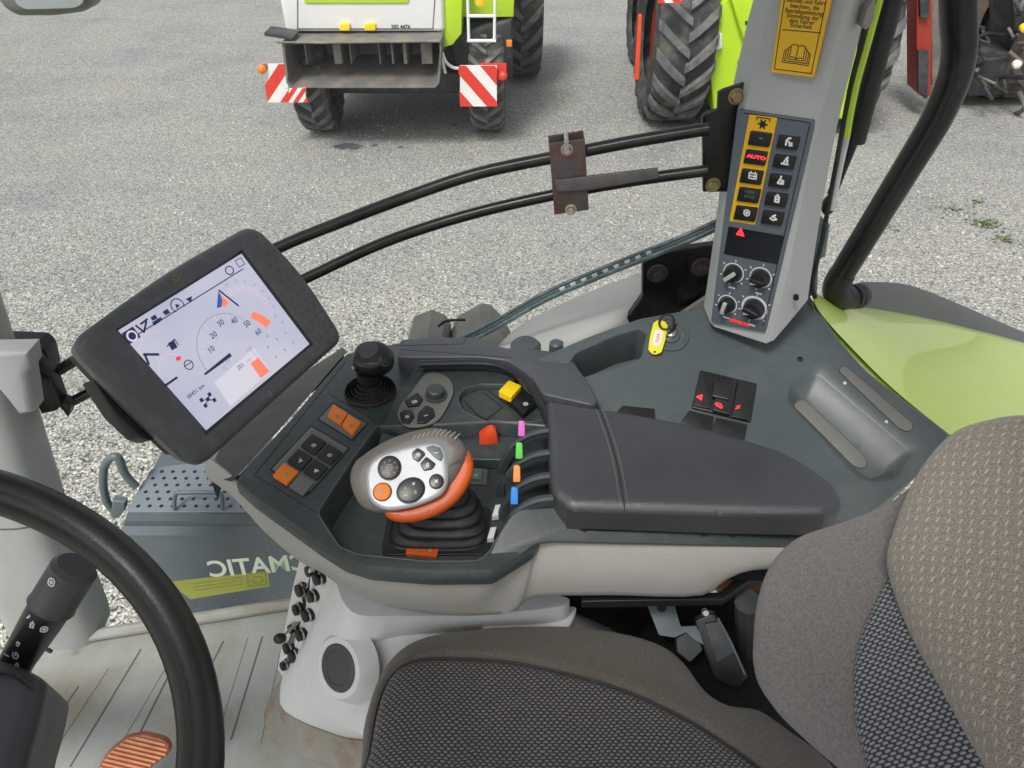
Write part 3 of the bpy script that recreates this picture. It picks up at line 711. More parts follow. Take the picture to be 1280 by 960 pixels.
# unseen cab roof, added to hold the top light off the interior
rf = thing('added_cab_roof', 'unseen pale cab roof with its headliner, added to shade the cab', 'roof', (0, .25, CAMZ + .34))
rP = roundc([(-1.15, -.62), (.95, -.62), (.95, 1.12), (-1.15, 1.12)], .15)
hole = roundc([(-.62, -.18), (.25, -.18), (.25, .66), (-.62, .66)], .08)  # hatch opening invented to let some top light back in
def ringp(P, Q, h0, h1):
    P, Q = ccw(P), ccw(Q); V, T, _ = cdt([P, Q], []); cen = V[T].mean(axis=1); T = T[~inside(Q, cen)]; f = Frame((0, 0, CAMZ), (1, 0, 0), (0, 1, 0)); m_ = MB()
    m_.add([f.w(*p, h1) for p in V], [tuple(map(int, t)) for t in T]); m_.add([f.w(*p, h0) for p in V], [tuple(map(int, t))[::-1] for t in T])
    for L_ in (P, Q[::-1]): n = len(L_); m_.add([f.w(*p, h0) for p in L_] + [f.w(*p, h1) for p in L_], [(j, (j + 1) % n, n + (j + 1) % n, n + j) for j in range(n)])
    return m_
build('headliner', ringp(rP, hole, .34, .37), M['pale'], rf)
build('roof_shell', ringp(offset(ccw(rP), -.05), offset(ccw(hole), .01), .372, .47), M['cwhite'], rf)
m_ = MB(); hq = offset(ccw(hole), .012); m_.add([(p[0], p[1], CAMZ + .43) for p in hq], [tuple(range(len(hq)))]); build('added_hatch_pane', m_, M['glass'], rf)

# side window: the right hand pane with the mirrored lettering seen through it
pa, pb_, pc = PD(130, 797, 1.5), PD(362, 760, 1.5), PY(640, 380, 1.27)
gf = Frame((0, 1.075, FL), (1, .035, 0), (0, .21, .85))
win = thing('side_window', 'clear cab side window with mirrored lettering and a yellow sticker near its lower edge', 'window', (0, 1.08, FL))
P = roundc([(-1.0, 0.02), (.50, .02), (.50, .35), (.52, 1.6), (-1.1, 1.6)], .05)
gmb = MB(); gmb.add([gf.w(*p) for p in P], [tuple(range(len(P)))]); build('glass_pane', gmb, M['glass'], win)
u, v = gf.px(323, 709); text('lettering', gf, 'CMATIC', u, v, .062, M['decalw'], win, rot=.06, mirror=True, h=-.003, bold=.0012, sx=1.0)
sk = [gf.px(x, y, -.003) for x, y in ((216, 727), (335, 714), (337, 733), (238, 749), (226, 740))]
st = build('sticker', pr(gf, sk, -.004, -.003), M['sticky'], win)
rb = MB(); ribbon(rb, gf, [gf.px(x, y, .0) for x, y in ((308, 719), (331, 716), (333, 731), (310, 734))], .0022, -.0028, -.0022, True); ribbon(rb, gf, [gf.px(x, y) for x, y in ((314, 728), (318, 722), (326, 722), (328, 728), (321, 730))], .0022, -.0028, -.0022, True)
for i in range(3): ribbon(rb, gf, [gf.px(240 + i * 2, 731 + i * 4), gf.px(302, 722 + i * 4.5)], .0014, -.0028, -.0022)
build('sticker_print', rb, M['stickink'], st)

# front pillar: sections lofted from the floor up
fpil = thing('front_pillar', 'pale grey green front cab pillar standing on the floor beside the steering wheel', 'pillar', tuple(PD(80, 812, 1.5)))
def sec(pxl, pxr, y, drop, dep, k=20):
    a = PD(pxl[0], pxl[1], drop); b = PD(pxr[0], pxr[1], drop); c = (a + b) / 2; h = (b - a) / 2; h2 = np.array([-h[1], h[0], 0]); h2 = h2 / np.linalg.norm(h2) * dep
    return [c + h * math.copysign(abs(math.cos(t)) ** .55, math.cos(t)) + h2 * math.copysign(abs(math.sin(t)) ** .55, math.sin(t)) + np.array((0, dep * .0, 0)) for t in [2 * math.pi * i / k for i in range(k)]]
def secw(c, hw, dep, drop, k=24, e=.6, rot=0):
    cr, sr = math.cos(rot), math.sin(rot); out = []
    for i in range(k):
        t = 2 * math.pi * i / k; x = hw * math.copysign(abs(math.cos(t)) ** e, math.cos(t)); y = dep * math.copysign(abs(math.sin(t)) ** e, math.sin(t))
        out.append(np.array((c[0] + x * cr - y * sr, c[1] + x * sr + y * cr, CAMZ - drop)))
    return out
def pxc(px, drop, y): # x at given pixel column for a point at y, drop
    d = y * math.cos(PITCH) + drop * math.sin(PITCH); return (px - 640) / 940 * d
secs = []
for drop, pl, prr, y in ((1.5, 22, 132, 1.02), (1.47, 18, 130, 1.02), (1.36, -2, 115, 1.02), (1.2, -24, 84, 1.03), (1.05, -60, 62, 1.04), (.9, -90, 38, 1.05), (.75, -140, 6, 1.07), (.55, -200, -40, 1.1), (.2, -330, -140, 1.12), (-.3, -500, -300, 1.12)):
    x0, x1 = pxc(pl, drop, y), pxc(prr, drop, y); secs.append(secw(((x0 + x1) / 2, y), (x1 - x0) / 2, .065, drop))
build('post', loft(MB(), secs), M['apillar'], fpil)
# joint line ring and foot lip
def ring(i, f, s=1.004):
    c = np.mean(np.array(secs[i]), 0); c2 = np.mean(np.array(secs[i + 1]), 0); return [(c + (np.array(p) - c) * s) * (1 - f) + (c2 + (np.array(p2) - c2) * s) * f for p, p2 in zip(secs[i], secs[i + 1])]
build('joint', loft(MB(), [ring(3, .55), ring(3, .58)]), M['floorline'], fpil)
build('screw', lathe(MB(), PD(62, 812, 1.44), (-.2, -1, 0), [(.008, 0), (.008, .004)], 12), M['black'], fpil)
wf = FV(1.08)
wb = [wf.px(x, y) for x, y in ((-20, 440), (34, 441), (38, 462), (30, 470), (42, 518), (20, 521), (12, 490), (-20, 400))]
build('cover', pr(Frame((0, .995, CAMZ), (1, 0, 0), (0, 0, 1)), [Frame((0, .995, CAMZ), (1, 0, 0), (0, 0, 1)).px(x, y) for x, y in ((-20, 442), (34, 441), (38, 462), (33, 470), (41, 518), (22, 521), (6, 500), (-20, 470))], -.04, 0, .012), M['pillar'], fpil)
gf2 = FV(1.12)
build('mirror_arm_cap', pr(gf2, roundc([gf2.px(x, y) for x, y in ((-20, 428), (48, 431), (57, 440), (64, 470), (50, 476), (44, 446), (-20, 443))], .01), -.04, 0, .006), M['black'], fpil)
# left of the pillar a sliver of the front window rubber
fr_ = MB(); tube(fr_, [PD(-12, 700, 1.42), PD(8, 742, 1.45), PD(24, 790, 1.48), PD(30, 822, 1.49)], .012); build('window_seal', fr_, M['rubber'], fpil)

# lower side sill under the window
sm = MB(); 
for i in range(1): tube(sm, [PD(x, y, 1.485) + np.array((0, .012, 0)) for x, y in ((110, 800), (230, 781), (362, 760), (480, 742), (640, 730))], .014, 10)
tag(build('window_sill', sm, M['floor'], loc=(0, 1.05, FL)), 'pale floor edge moulding under the side window glass', 'sill')

# ================================================================ CONTROL PILLAR
cp = thing('control_pillar', 'grey side pillar carrying yellow bordered switches, four rotary knobs and a warning sticker', 'pillar', (.45, 1.15, CAMZ - .8))
def PYp(x, y, Y): return PY(x, y, Y)
rows = [((889, 407), (963, 431), (1012, 372)), ((893, 385), (966, 410), (1018, 330)), ((906, 300), (985, 330), (1030, 250)), ((916, 215), (1003, 235), (1046, 165)), ((925, 140), (1021, 152), (1060, 105)), ((930, 122), (1027, 134), (1066, 84)), ((938, 88), (1037, 98), (1073, 55)), ((951, 35), (1053, 45), (1085, 5)), ((961, 0), (1064, 5), (1097, -40)), ((975, -60), (1080, -55), (1115, -100)), ((1020, -260), (1120, -255), (1160, -290))]
L = []
for i, (a, b, c) in enumerate(rows):
    A_, B_, C_ = PY(*a, 1.17), PY(*b, 1.10), PY(*c, 1.145)
    zz = (A_[2] + B_[2]) / 2
    def rad(p, q_, t): return p * (1 - t) + q_ * t
    back1 = A_ + np.array((.0, .07, 0)); back2 = C_ + np.array((0.0, .06, 0))
    poly = [back1, A_ + np.array((0, .012, 0)), A_ + (B_ - A_) * .05, rad(A_, B_, .25), rad(A_, B_, .5), rad(A_, B_, .75), rad(A_, B_, .93), B_ + (C_ - B_) * .10 + np.array((0, .001, 0)), rad(B_, C_, .4), rad(B_, C_, .7), rad(B_, C_, .95), C_ + np.array((.002, .014, 0)), back2]
    L.append(poly)
build('post', loft(MB(), L), M['pillar'], cp, ang=28)
pf = F3(PY(925, 138, 1.17 - .001), PY(1018, 151, 1.10), PY(890, 400, 1.17 - .001))
pf = Frame(pf.o, pf.u, -pf.v) if pf.n @ (EYE - pf.o) < 0 else pf
if pf.n @ (EYE - pf.o) < 0: pf = Frame(pf.o, pf.u, -pf.v)
def pq(L, h=0.0): return [pf.px(*p[:2], h) for p in L]
pan = build('switch_panel', pr(pf, roundc(pq(((923, 136), (1018, 150), (1017, 160), (958, 414), (890, 401), (892, 384))), .004), -.004, .006, .002), M['slate'], cp)
PH = .0062
rim = MB(); ribbon(rim, pf, pq(((930, 141), (1013, 153), (954, 407)), PH), .0012, PH, PH + .0006); build('panel_groove', rim, M['black'], pan)
build('yellow_border', pr(pf, roundc(pq(((937, 143), (972, 147), (944, 281), (912, 276)), PH), .002), PH, PH + .0008), M['yellow'], pan)
def grid_key(cx, cy, w, h, m, hh=.005, parent=None, nm='button', tilt=(1, .13), tilt2=(-.225, 1)):
    """key centred at a pixel, with half extents in pixels along the panel's directions"""
    P = [(cx + sx * w * tilt[0] + sy * h * tilt2[0], cy + sx * w * tilt[1] + sy * h * tilt2[1]) for sx, sy in ((-1, -1), (1, -1), (1, 1), (-1, 1))]
    return build(nm, pr(pf, roundc(pq(P, PH), .0015), PH, PH + hh, .0012), M[m], parent or cp)
# glyph strokes in unit square coordinates
G = {
 'a': [[(-.5, -.6), (-.5, .2), (-.1, .7), (.2, .7)], [(-.1, .1), (.2, -.4), (.5, -.1)], [(.1, -.6), (.6, -.5)]],
 'b': [[(-.6, -.5), (.6, -.5)], [(-.3, -.5), (.0, .2), (.4, .3), (.4, -.5)], [(.1, .4), (.4, .8)]],
 'c': [[(-.5, -.6), (-.1, .3), (.0, .8)], [(-.4, -.6), (.5, -.6), (.5, .0), (.2, .1), (.2, -.4)]],
 'd': [[(-.35, -.6), (-.35, .4), (.35, .4), (.35, -.6), (-.35, -.6)], [(-.15, .4), (.0, .8), (.2, .4)], [(-.2, -.1), (.2, -.1)]],
 'e': [[(-.6, -.3), (.0, -.6), (.6, -.3), (.2, .0), (-.3, .1)], [(-.1, .2), (.3, .5)]],
 'f': [[(-.7, -.5), (.7, -.5), (.7, .5), (-.7, .5), (-.7, -.5)], [(-.4, .5), (-.4, .8)], [(.4, .5), (.4, .8)], [(-.5, 0), (-.1, 0)], [(.1, 0), (.5, 0)], [(.3, -.2), (.3, .2)]],
 'g': [[(-.5, -.3), (-.5, .3), (-.2, .55), (.2, .55), (.5, .3), (.5, -.3), (.2, -.55), (-.2, -.55), (-.5, -.3)], [(-.2, 0), (0, .25), (.2, 0), (0, -.25), (-.2, 0)]],
 'h': [[(-.4, -.5), (.3, .6)], [(-.1, -.5), (.6, .5)], [(.0, .1), (.5, .0)]],
 'p': [[(-.4, .5), (-.5, 0), (-.2, -.5), (.3, -.5), (.5, 0), (.3, .5)], [(0, 0), (0, .7)]],
 't': [[(-.6, -.5), (.6, -.5), (0, .6), (-.6, -.5)], [(0, -.2), (0, .2)]],
 'w': [[(-.6, -.5), (.6, -.5), (0, .6), (-.6, -.5)], [(-.25, -.28), (.25, -.28), (0, .2), (-.25, -.28)]],
 'l': [[(-.7, -.3), (-.7, .2), (-.3, .2), (-.2, .45), (.2, .45), (.3, .2), (.7, .2), (.7, -.3), (-.7, -.3)], [(-.3, -.1), (.3, -.1)]],
 'z': [[(.15, .6), (-.25, -.05), (.25, .05), (-.15, -.6)]],
 's': [[(-.5, .3), (0, .6), (.5, .3)], [(-.5, -.1), (0, .2), (.5, -.1)], [(-.3, -.5), (.3, -.5)]],
 'x': [[(-.4, -.4), (.4, .4)], [(-.4, .4), (.4, -.4)]],
 'm': [[(-.6, 0), (.6, 0)]],
 'k': [[(-.5, 0), (-.1, .1), (.5, .35)], [(-.5, 0), (-.1, -.15), (.4, -.2)]],
}
def glyph(fr, u, v, s, kind, m, parent, h, wd=.16, rot=0.0, name='symbol'):
    mb = MB(); c, d = math.cos(rot), math.sin(rot)
    for line in G[kind]:
        ribbon(mb, fr, [(u + (x * c - y * d) * s, v + (x * d + y * c) * s) for x, y in line], wd * s, h, h + .0003)
    return build(name, mb, m, parent)
pa_ = math.atan2(*(np.array(pf.px(1018, 151)) - np.array(pf.px(925, 138)))[::-1])
left = [((951, 173), 'm', 'dwhite', .004), ((945.5, 196), None, None, 0), ((940.5, 220), 'f', 'white', .0085), ((937, 243), None, None, 0), ((933, 266), 'g', 'white', .009)]
for (c, gk, gm_, gs) in left:
    k_ = grid_key(c[0], c[1], 13.3, 8.6, 'key', parent=pan)
    u, v = pf.px(c[0] + .5, c[1], PH + .005)
    if gk and gs: glyph(pf, u, v, gs, gk, M[gm_], k_, PH + .0052, .22, pa_)
u, v = pf.px(945.5, 196.5, PH + .005); text('symbol', pf, 'AUTO', u, v, .0072, M['redlit'], pan, rot=pa_, h=PH + .0055, bold=.0004, sx=1.5)
u, v = pf.px(937.5, 240, PH + .005); text('symbol', pf, '1000', u, v, .0065, M['keygrey'], pan, rot=pa_, h=PH + .0055, sx=1.3)
u, v = pf.px(937, 246, PH + .005); text('symbol', pf, 'ECO', u, v, .0065, M['keygrey'], pan, rot=pa_, h=PH + .0055, sx=1.3)
for (c, gk) in (((986, 177.5), 'a'), ((981, 201.5), 'b'), ((975.5, 225.5), 'c'), ((971, 248.5), 'd'), ((966.5, 271.5), 'e')):
    k_ = grid_key(c[0], c[1], 13, 7.8, 'key', parent=pan); u, v = pf.px(c[0] + .5, c[1], PH + .005); glyph(pf, u, v, .0085, gk, M['white'], k_, PH + .0052, .32, pa_)
# shaft symbol on top of the yellow border
u, v = pf.px(954, 153.5, PH); mb = MB(); prism(mb, pf, disc(u, v - .002, .0052, 8), PH + .0008, PH + .0012)
for a in range(6): 
    q_ = (u + .0065 * math.cos(a * 1.047), v - .002 + .0065 * math.sin(a * 1.047)); prism(mb, pf, disc(q_[0], q_[1], .0016, 6), PH + .0008, PH + .0012)
ribbon(mb, pf, [(u - .010, v + .003), (u - .010, v + .0075), (u + .010, v + .0075), (u + .010, v + .003)], .0016, PH + .0008, PH + .0012); build('shaft_symbol', mb, M['black'], pan)
# dark display window with red warning triangle
build('display', pr(pf, pq(((911, 283), (981, 295), (972, 330), (905, 317)), PH), PH, PH + .001), mat('dark_display', C('1b1e22'), .15, grain=0), pan)
u, v = pf.px(926, 290, PH); glyph(pf, u, v, .0095, 't', M['redlit'], pan, PH + .0012, .3, pa_, 'warning_symbol')
# four rotary knobs
for i, (cx, cy, r, ra) in enumerate(((917, 341, 12.5, .55), (951, 347, 13, -.35), (909.5, 380, 12, 1.15), (943, 385, 15, -.5))):
    u, v = pf.px(cx, cy, PH); rr = r * .00143
    kb = build('rotary_knob', lathe(MB(), pf.w(u, v, PH), pf.n, [(rr * .80, 0), (rr * .78, .012), (rr * .70, .0145), (rr * .5, .0145)], 26), M['key'], pan)
    mb = MB(); seg = 28; a0, a1 = (0, 2 * math.pi) if i in (0, 2) else (-2.2 + .0, 2.6 + 1.2)
    pts_ = [(u + rr * 1.0 * math.cos(a0 + (a1 - a0) * k / seg), v + rr * 1.0 * math.sin(a0 + (a1 - a0) * k / seg)) for k in range(seg + 1)]
    ribbon(mb, pf, pts_, .0016 if i != 3 else .004, PH, PH + .0004)
    for k in range(6):
        a = .5 + k * 1.0; ribbon(mb, pf, [(u + rr * 1.22 * math.cos(a), v + rr * 1.22 * math.sin(a)), (u + rr * 1.4 * math.cos(a), v + rr * 1.4 * math.sin(a))], .0014, PH, PH + .0004)
    ribbon(mb, pf, [(u - .005, v - rr * 1.65), (u + .005, v - rr * 1.65)], .003, PH, PH + .0004)
    build('dial_print', mb, M['white'], kb)
    mb = MB(); dx, dy = math.cos(ra + .25) * rr * .66, math.sin(ra + .25) * rr * .66
    prism(mb, pf, ccw(roundc([(u - dx - dy * .3, v - dy + dx * .3), (u + dx - dy * .3, v + dy + dx * .3), (u + dx + dy * .3, v + dy - dx * .3), (u - dx + dy * .3, v - dy - dx * .3)], .0015)), PH + .013, PH + .021, .001); build('grip', mb, M['key'] if i % 2 else M['dwhite'], kb)
    if i % 2: mb = MB(); ribbon(mb, pf, [(u - dx * .2, v - dy * .2 - rr * .3), (u - dx * .9, v - dy * .6 - rr * .45)], .004, PH + .0146, PH + .0152); build('pointer', mb, M['white'], kb)
u, v = pf.px(924, 403, PH); text('red_mark', pf, 'SENSOR', u, v, .0085, M['redp'], pan, rot=pa_, h=PH + .0005, bold=.0003, sx=1.2)
# sticker above
sf = F3(PY(946, 40, 1.168), PY(1030, 48, 1.108), PY(962, -30, 1.168))
if sf.n @ (EYE - sf.o) < 0: sf = Frame(sf.o, sf.u, -sf.v)
sf = Frame(sf.o + sf.n * .004, sf.u, sf.v)
def sq(L, h=0.0): return [sf.px(*p, h) for p in L]
stk = build('warning_sticker', pr(sf, roundc(sq(((983, -46), (1048, -38), (1017, 97), (964, 90))), .002), -.004, .0006), M['yellow'], cp)
mb = MB(); ribbon(mb, sf, sq(((985, -30), (1038, -24), (1014, 92), (968, 86)), .0006), .0011, .0006, .001, True); ribbon(mb, sf, sq(((978, 37), (1026, 41)), .0006), .0011, .0006, .001); build('sticker_frame', mb, M['black'], stk)
sa = math.atan2(*(np.array(sf.px(1030, 45)) - np.array(sf.px(980, 39)))[::-1])
for i, (s_, cx, cy) in enumerate((('Achtung', 1011, -18), ('Vor dem Start', 1009.5, -8), ('Betrieb und Fahrt', 1008, 2), ('beachten, die', 1006, 8.5), ('Betriebsanleitung', 1005, 15), ('Einstellung der', 1004, 21), ('dem Fahrer', 1002.5, 27), ('Sicherheit', 1001.5, 32.5))):
    u, v = sf.px(cx, cy); text('sticker_text', sf, s_, u, v, .0080, M['black'], stk, rot=sa, h=.001, bold=0, sx=.95)
bc = sf.px(997, 65); s_ = .0125; mb = MB()
def bk(L): ribbon(mb, sf, [(bc[0] + (x * math.cos(sa) - y * math.sin(sa)) * s_, bc[1] + (x * math.sin(sa) + y * math.cos(sa)) * s_) for x, y in L], .0011, .0006, .001)
bk([(0, -.75), (0, .6)]); 
for s2 in (-1, 1):
    bk([(0, .6), (s2 * .3, .75), (s2 * .8, .65), (s2 * .8, -.6), (s2 * .3, -.55), (0, -.75)]); bk([(s2 * .8, .45), (s2 * 1.05, .4), (s2 * 1.05, -.8), (0, -.85)]); bk([(s2 * 1.05, .2), (s2 * 1.3, .15), (s2 * 1.3, -1.05), (0, -1.05)]); bk([(s2 * 1.3, 0), (s2 * 1.5, -.05), (s2 * 1.5, -1.25), (0, -1.22)])
build('book_symbol', mb, M['black'], stk)
build('screw', lathe(MB(), PY(995, 371, 1.11) , (-.3, -1, 0), [(.005, -.002), (.005, .005)], 10), M['black'], cp)
build('belt_anchor', pr(FV(1.12), roundc([FV(1.12).px(x, y) for x, y in ((1080, 8), (1090, -5), (1088, 24), (1078, 36), (1074, 30))], .004), -.01, .012, .003), M['lamphouse'], cp)
# door frame beyond the pillar: pale strip, lime strip and rope-like seal
df = thing('window_frame', 'narrow pale window frame with a lime strip between control pillar and gas strut', 'window frame', (.55, 1.2, CAMZ - .8))
YF = 1.19
build('lime_strip', tube(MB(), [PY(x, y, YF) for x, y in ((1104, -20), (1085, 50), (1070, 105), (1061, 150), (1058, 170))], .0065, 8, k=4), M['lime'], df)
build('seal', tube(MB(), [PY(x, y, YF + .0) for x, y in ((1094, -20), (1078, 50), (1062, 115), (1048, 190), (1036, 255), (1028, 300), (1016, 352), (1019, 372))], .0042, 8, k=4), M['rubber'], df)
build('pale_strip', tube(MB(), [PY(x, y, YF + .02) for x, y in ((1060, 165), (1047, 225), (1040, 262))], .005, 8, k=4), M['pale'], df)
f6 = FV(1.20)
build('frame_plate', pr(f6, [f6.px(x, y) for x, y in ((1029, 276), (1038, 282), (1032, 322), (1024, 324), (1022, 366), (1012, 372), (1014, 330))], -.02, 0, .003), M['teal'], df)

# gas strut
gs_ = thing('gas_strut', 'black gas strut with a thin rod and ball end beside the control pillar', 'gas strut', tuple(PY(1037, 262, 1.24)))
build('sleeve', tube(MB(), [PY(x, y, 1.24) for x, y in ((1128, -60), (1115, -4), (1068, 177))], .0175, 18), M['black'], gs_)
build('rod', tube(MB(), [PY(x, y, 1.24) for x, y in ((1068, 176), (1040, 244))], .0075, 12), M['blackm'], gs_)
mb = MB(); ball(mb, PY(1036, 256, 1.24), .0125, sc=(1, 1, 1.5)); ball(mb, PY(1041, 240, 1.24), .009); build('ball_end', mb, M['black'], gs_)

# black tubular handle outside
hd_ = thing('grab_tube', 'thick curved black tube with a capped elbow above the lime fender', 'handle', tuple(PY(1050, 375, 1.36)))
YG = 1.36
build('tube', tube(MB(), [PY(x, y, YG) for x, y in ((1196, -80), (1197, -30), (1198, 20), (1199, 62), (1192, 100), (1170, 150), (1140, 200), (1100, 265), (1060, 330), (1049, 348))], [.0285] * 3 + [.028, .0275, .027, .026, .0255, .025, .025], 22, k=5), M['blackm'], hd_)
build('elbow', tube(MB(), [PY(1053, 342, YG), PY(1046, 356, YG), PY(1046, 366, YG), PY(1054, 372, YG + .01), PY(1072, 371, YG + .03)], [.0262, .0275, .0275, .026, .0245], 22, k=5), M['black'], hd_)
build('end_cap', lathe(MB(), PY(1066, 371, YG + .02), PY(1084, 368, YG + .045) - PY(1066, 371, YG + .02), [(.026, 0), (.027, .004), (.022, .008), (.022, .013), (.0275, .016), (.0275, .026), (.024, .03)], 22), M['wheelp'], hd_)

# ================================================================ GUARD BARS ACROSS THE WINDOW
gb = thing('guard_rails', 'two long curved black bars with a rusty clamp plate crossing the side window', 'rails', tuple(PY(60, 480, 1.12)))
YB = 1.16
up = [(58, 472, 1.10), (100, 447, 1.11), (160, 412, 1.13), (240, 366, 1.15), (345, 311, YB), (430, 276, 1.17), (520, 242, 1.175), (600, 216, 1.18), (700, 195, 1.18), (790, 177, 1.17), (886, 161, 1.16)]
lo = [(78, 508, 1.09), (120, 486, 1.11), (200, 440, 1.13), (290, 392, 1.15), (380, 349, YB), (480, 303, 1.17), (580, 270, 1.175), (690, 244, 1.175), (790, 226, 1.17), (884, 213, 1.16)]
build('upper_bar', tube(MB(), [PY(*p) for p in up], .0100, 14, k=5), M['blackm'], gb)
build('lower_bar', tube(MB(), [PY(*p) for p in lo], .0095, 14, k=5), M['blackm'], gb)
cf = F3(PY(686, 178, 1.16), PY(732, 172, 1.158), PY(693, 268, 1.155))
if cf.n @ (EYE - cf.o) < 0: cf = Frame(cf.o, cf.u, -cf.v)
cl = build('clamp_plate', pr(cf, [cf.px(*p) for p in ((686, 180), (731, 174), (736, 262), (693, 268))], -.004, .002, .001), M['rust'], gb)
build('clamp_back', pr(Frame(cf.o + cf.n * -.03, cf.u, cf.v), [cf.px(*p) for p in ((685, 178), (730, 171), (733, 200), (735, 258), (693, 264))], -.003, .003, .001), M['rust'], gb)
for x, y in ((708.5, 186), (713.5, 261)):
    u, v = cf.px(x, y); mb = lathe(MB(), cf.w(u, v, .002), cf.n, [(.0095, 0), (.0095, .002)], 20); lathe(mb, cf.w(u, v, .004), cf.n, [(.0075, 0), (.0075, .005), (.006, .007)], 6); lathe(mb, cf.w(u, v, .009), cf.n, [(.004, 0), (.004, .006)], 12); build('bolt', mb, M['steel'], cl)
mb = MB(); u, v = cf.px(708, 176); tube(mb, [cf.w(u, v, -.03), cf.w(u, v, .004)], .004); build('stud', mb, M['steel'], cl)
cf2 = Frame(cf.o + cf.n * .003, cf.u, cf.v)
build('flat_bar', pr(cf2, [cf2.px(*p) for p in ((694, 224), (822, 209), (823, 221), (737, 236), (696, 238))], 0, .006, .001), M['flatbar'], gb)
bf = FV(1.185)
mp = build('mounting_plate', pr(bf, [bf.px(*p) for p in ((878, 146), (884, 141), (897, 137), (898, 116), (905, 112), (930, 104), (990, 104), (975, 240), (879, 240))], -.008, 0, .0015), M['blackm'], gb)
for x, y in ((920, 120), (891, 231)):
    u, v = bf.px(x, y); mb = lathe(MB(), bf.w(u, v), bf.n, [(.0125, 0), (.0125, .002)], 20); lathe(mb, bf.w(u, v, .002), bf.n, [(.0095, 0), (.0095, .006), (.008, .008)], 6); build('bolt', mb, mat('gold_bolt', C('a89a70'), .35, metal=.8, grain=.2), mp)
lb = FV(1.07)
build('mounting_plate', pr(lb, [lb.px(*p) for p in ((31, 458), (44, 453), (50, 462), (62, 470), (76, 508), (70, 514), (52, 518), (44, 503), (36, 500))], -.03, .0, .003), M['blackm'], gb)
build('clamp_back', pr(FV(1.085), [FV(1.085).px(*p) for p in ((56, 480), (62, 474), (76, 494), (74, 502))], -.01, .0, .001), M['flatbar'], gb)
build('bar_collar', pr(FV(1.08), [FV(1.08).px(*p) for p in ((44, 462), (50, 456), (58, 466), (60, 476), (48, 474))], -.02, 0.004, .002), M['rust'], gb)
build('bar_collar', pr(FV(1.08), [FV(1.08).px(*p) for p in ((72, 500), (90, 505), (86, 520), (80, 512))], -.02, 0.004, .002), M['blackm'], gb)

# ================================================================ OUTSIDE THE CAB, CLOSE BY
# mirror
mr = thing('side_mirror', 'grey outside mirror housing at the top left of the view', 'mirror', tuple(PY(60, 10, 2.0)))
mf = FV(2.0)
o_, u_ = puff(mf, roundc([mf.px(*p) for p in ((-2, -60), (121, -60), (118, 4), (108, 14), (70, 19), (24, 19), (8, 8), (0, -4))], .02), T=0, B=.03, R=.03, step=.012, side=.05)[0]
build('housing', o_, M['keygrey'], mr)
build('mirror_face', pr(mf, roundc([mf.px(*p, .031) for p in ((10, -60), (108, -60), (105, 4), (94, 10), (32, 12), (20, 5))], .01), .030, .034, .002), mat('mirror_glass', C('bcc3c6'), .12, metal=.6, wear=0, grain=0), mr)

# lime fender over the rear wheel
fd = thing('rear_fender', 'lime green tractor fender, paled as if overexposed, outside the side console', 'fender', (.9, 1.3, CAMZ - 1.1))
near = [(1016, 372, 1.21), (1026, 392, 1.2), (1060, 430, 1.19), (1110, 480, 1.175), (1170, 530, 1.16), (1250, 590, 1.15), (1360, 660, 1.14), (1500, 740, 1.13)]
far = [(1022, 380, 1.46), (1045, 382, 1.54), (1088, 385, 1.62), (1150, 396, 1.66), (1210, 410, 1.67), (1290, 432, 1.67), (1390, 470, 1.66), (1520, 530, 1.64)]
A_ = [PY(*p) for p in near]; B_ = [PY(*p) for p in far]; A_ = smooth(A_, 6, False); B_ = smooth(B_, 6, False); Ls = []
K = 16
for k in range(K + 1):
    t = k / K; row = []
    for a, b in zip(A_, B_):
        p = a * (1 - t) + b * t; p = p + np.array((0, 0, .018 * math.sin(math.pi * t) )); row.append(p)
    Ls.append(row)
Ls.append([p + np.array((0, .015, -.012)) for p in Ls[-1]]); Ls.append([p + np.array((0, .012, -.10)) for p in Ls[-1]])
lower = [[p + np.array((0, 0, -.012)) for p in r_] for r_ in Ls[::-1]]
build('fender_shell', loft(MB(), Ls + lower, closed=False, cap0=False, cap1=False), M['fender'], fd, ang=50)
rd = [PY(*p) for p in ((1030, 388, 1.30), (1070, 420, 1.30), (1130, 458, 1.29), (1200, 510, 1.27), (1260, 560, 1.25))]
ext = MB(); E1 = [PY(*p) for p in ((1078, 352, 1.72), (1130, 355, 1.76), (1180, 372, 1.78), (1240, 398, 1.78), (1320, 432, 1.77))]; E2 = [PY(*p) for p in ((1078, 384, 1.64), (1140, 395, 1.67), (1200, 409, 1.68), (1280, 432, 1.68), (1390, 468, 1.67))]
E1, E2 = smooth(E1, 5, False), smooth(E2, 5, False)
loft(ext, [E2, [a * .5 + b * .5 + np.array((0, 0, .01)) for a, b in zip(E1, E2)], E1, [p + np.array((0, .0, -.08)) for p in E1]], closed=False, cap0=False, cap1=False)
build('rubber_edge', ext, M['keygrey'], fd, ang=50)

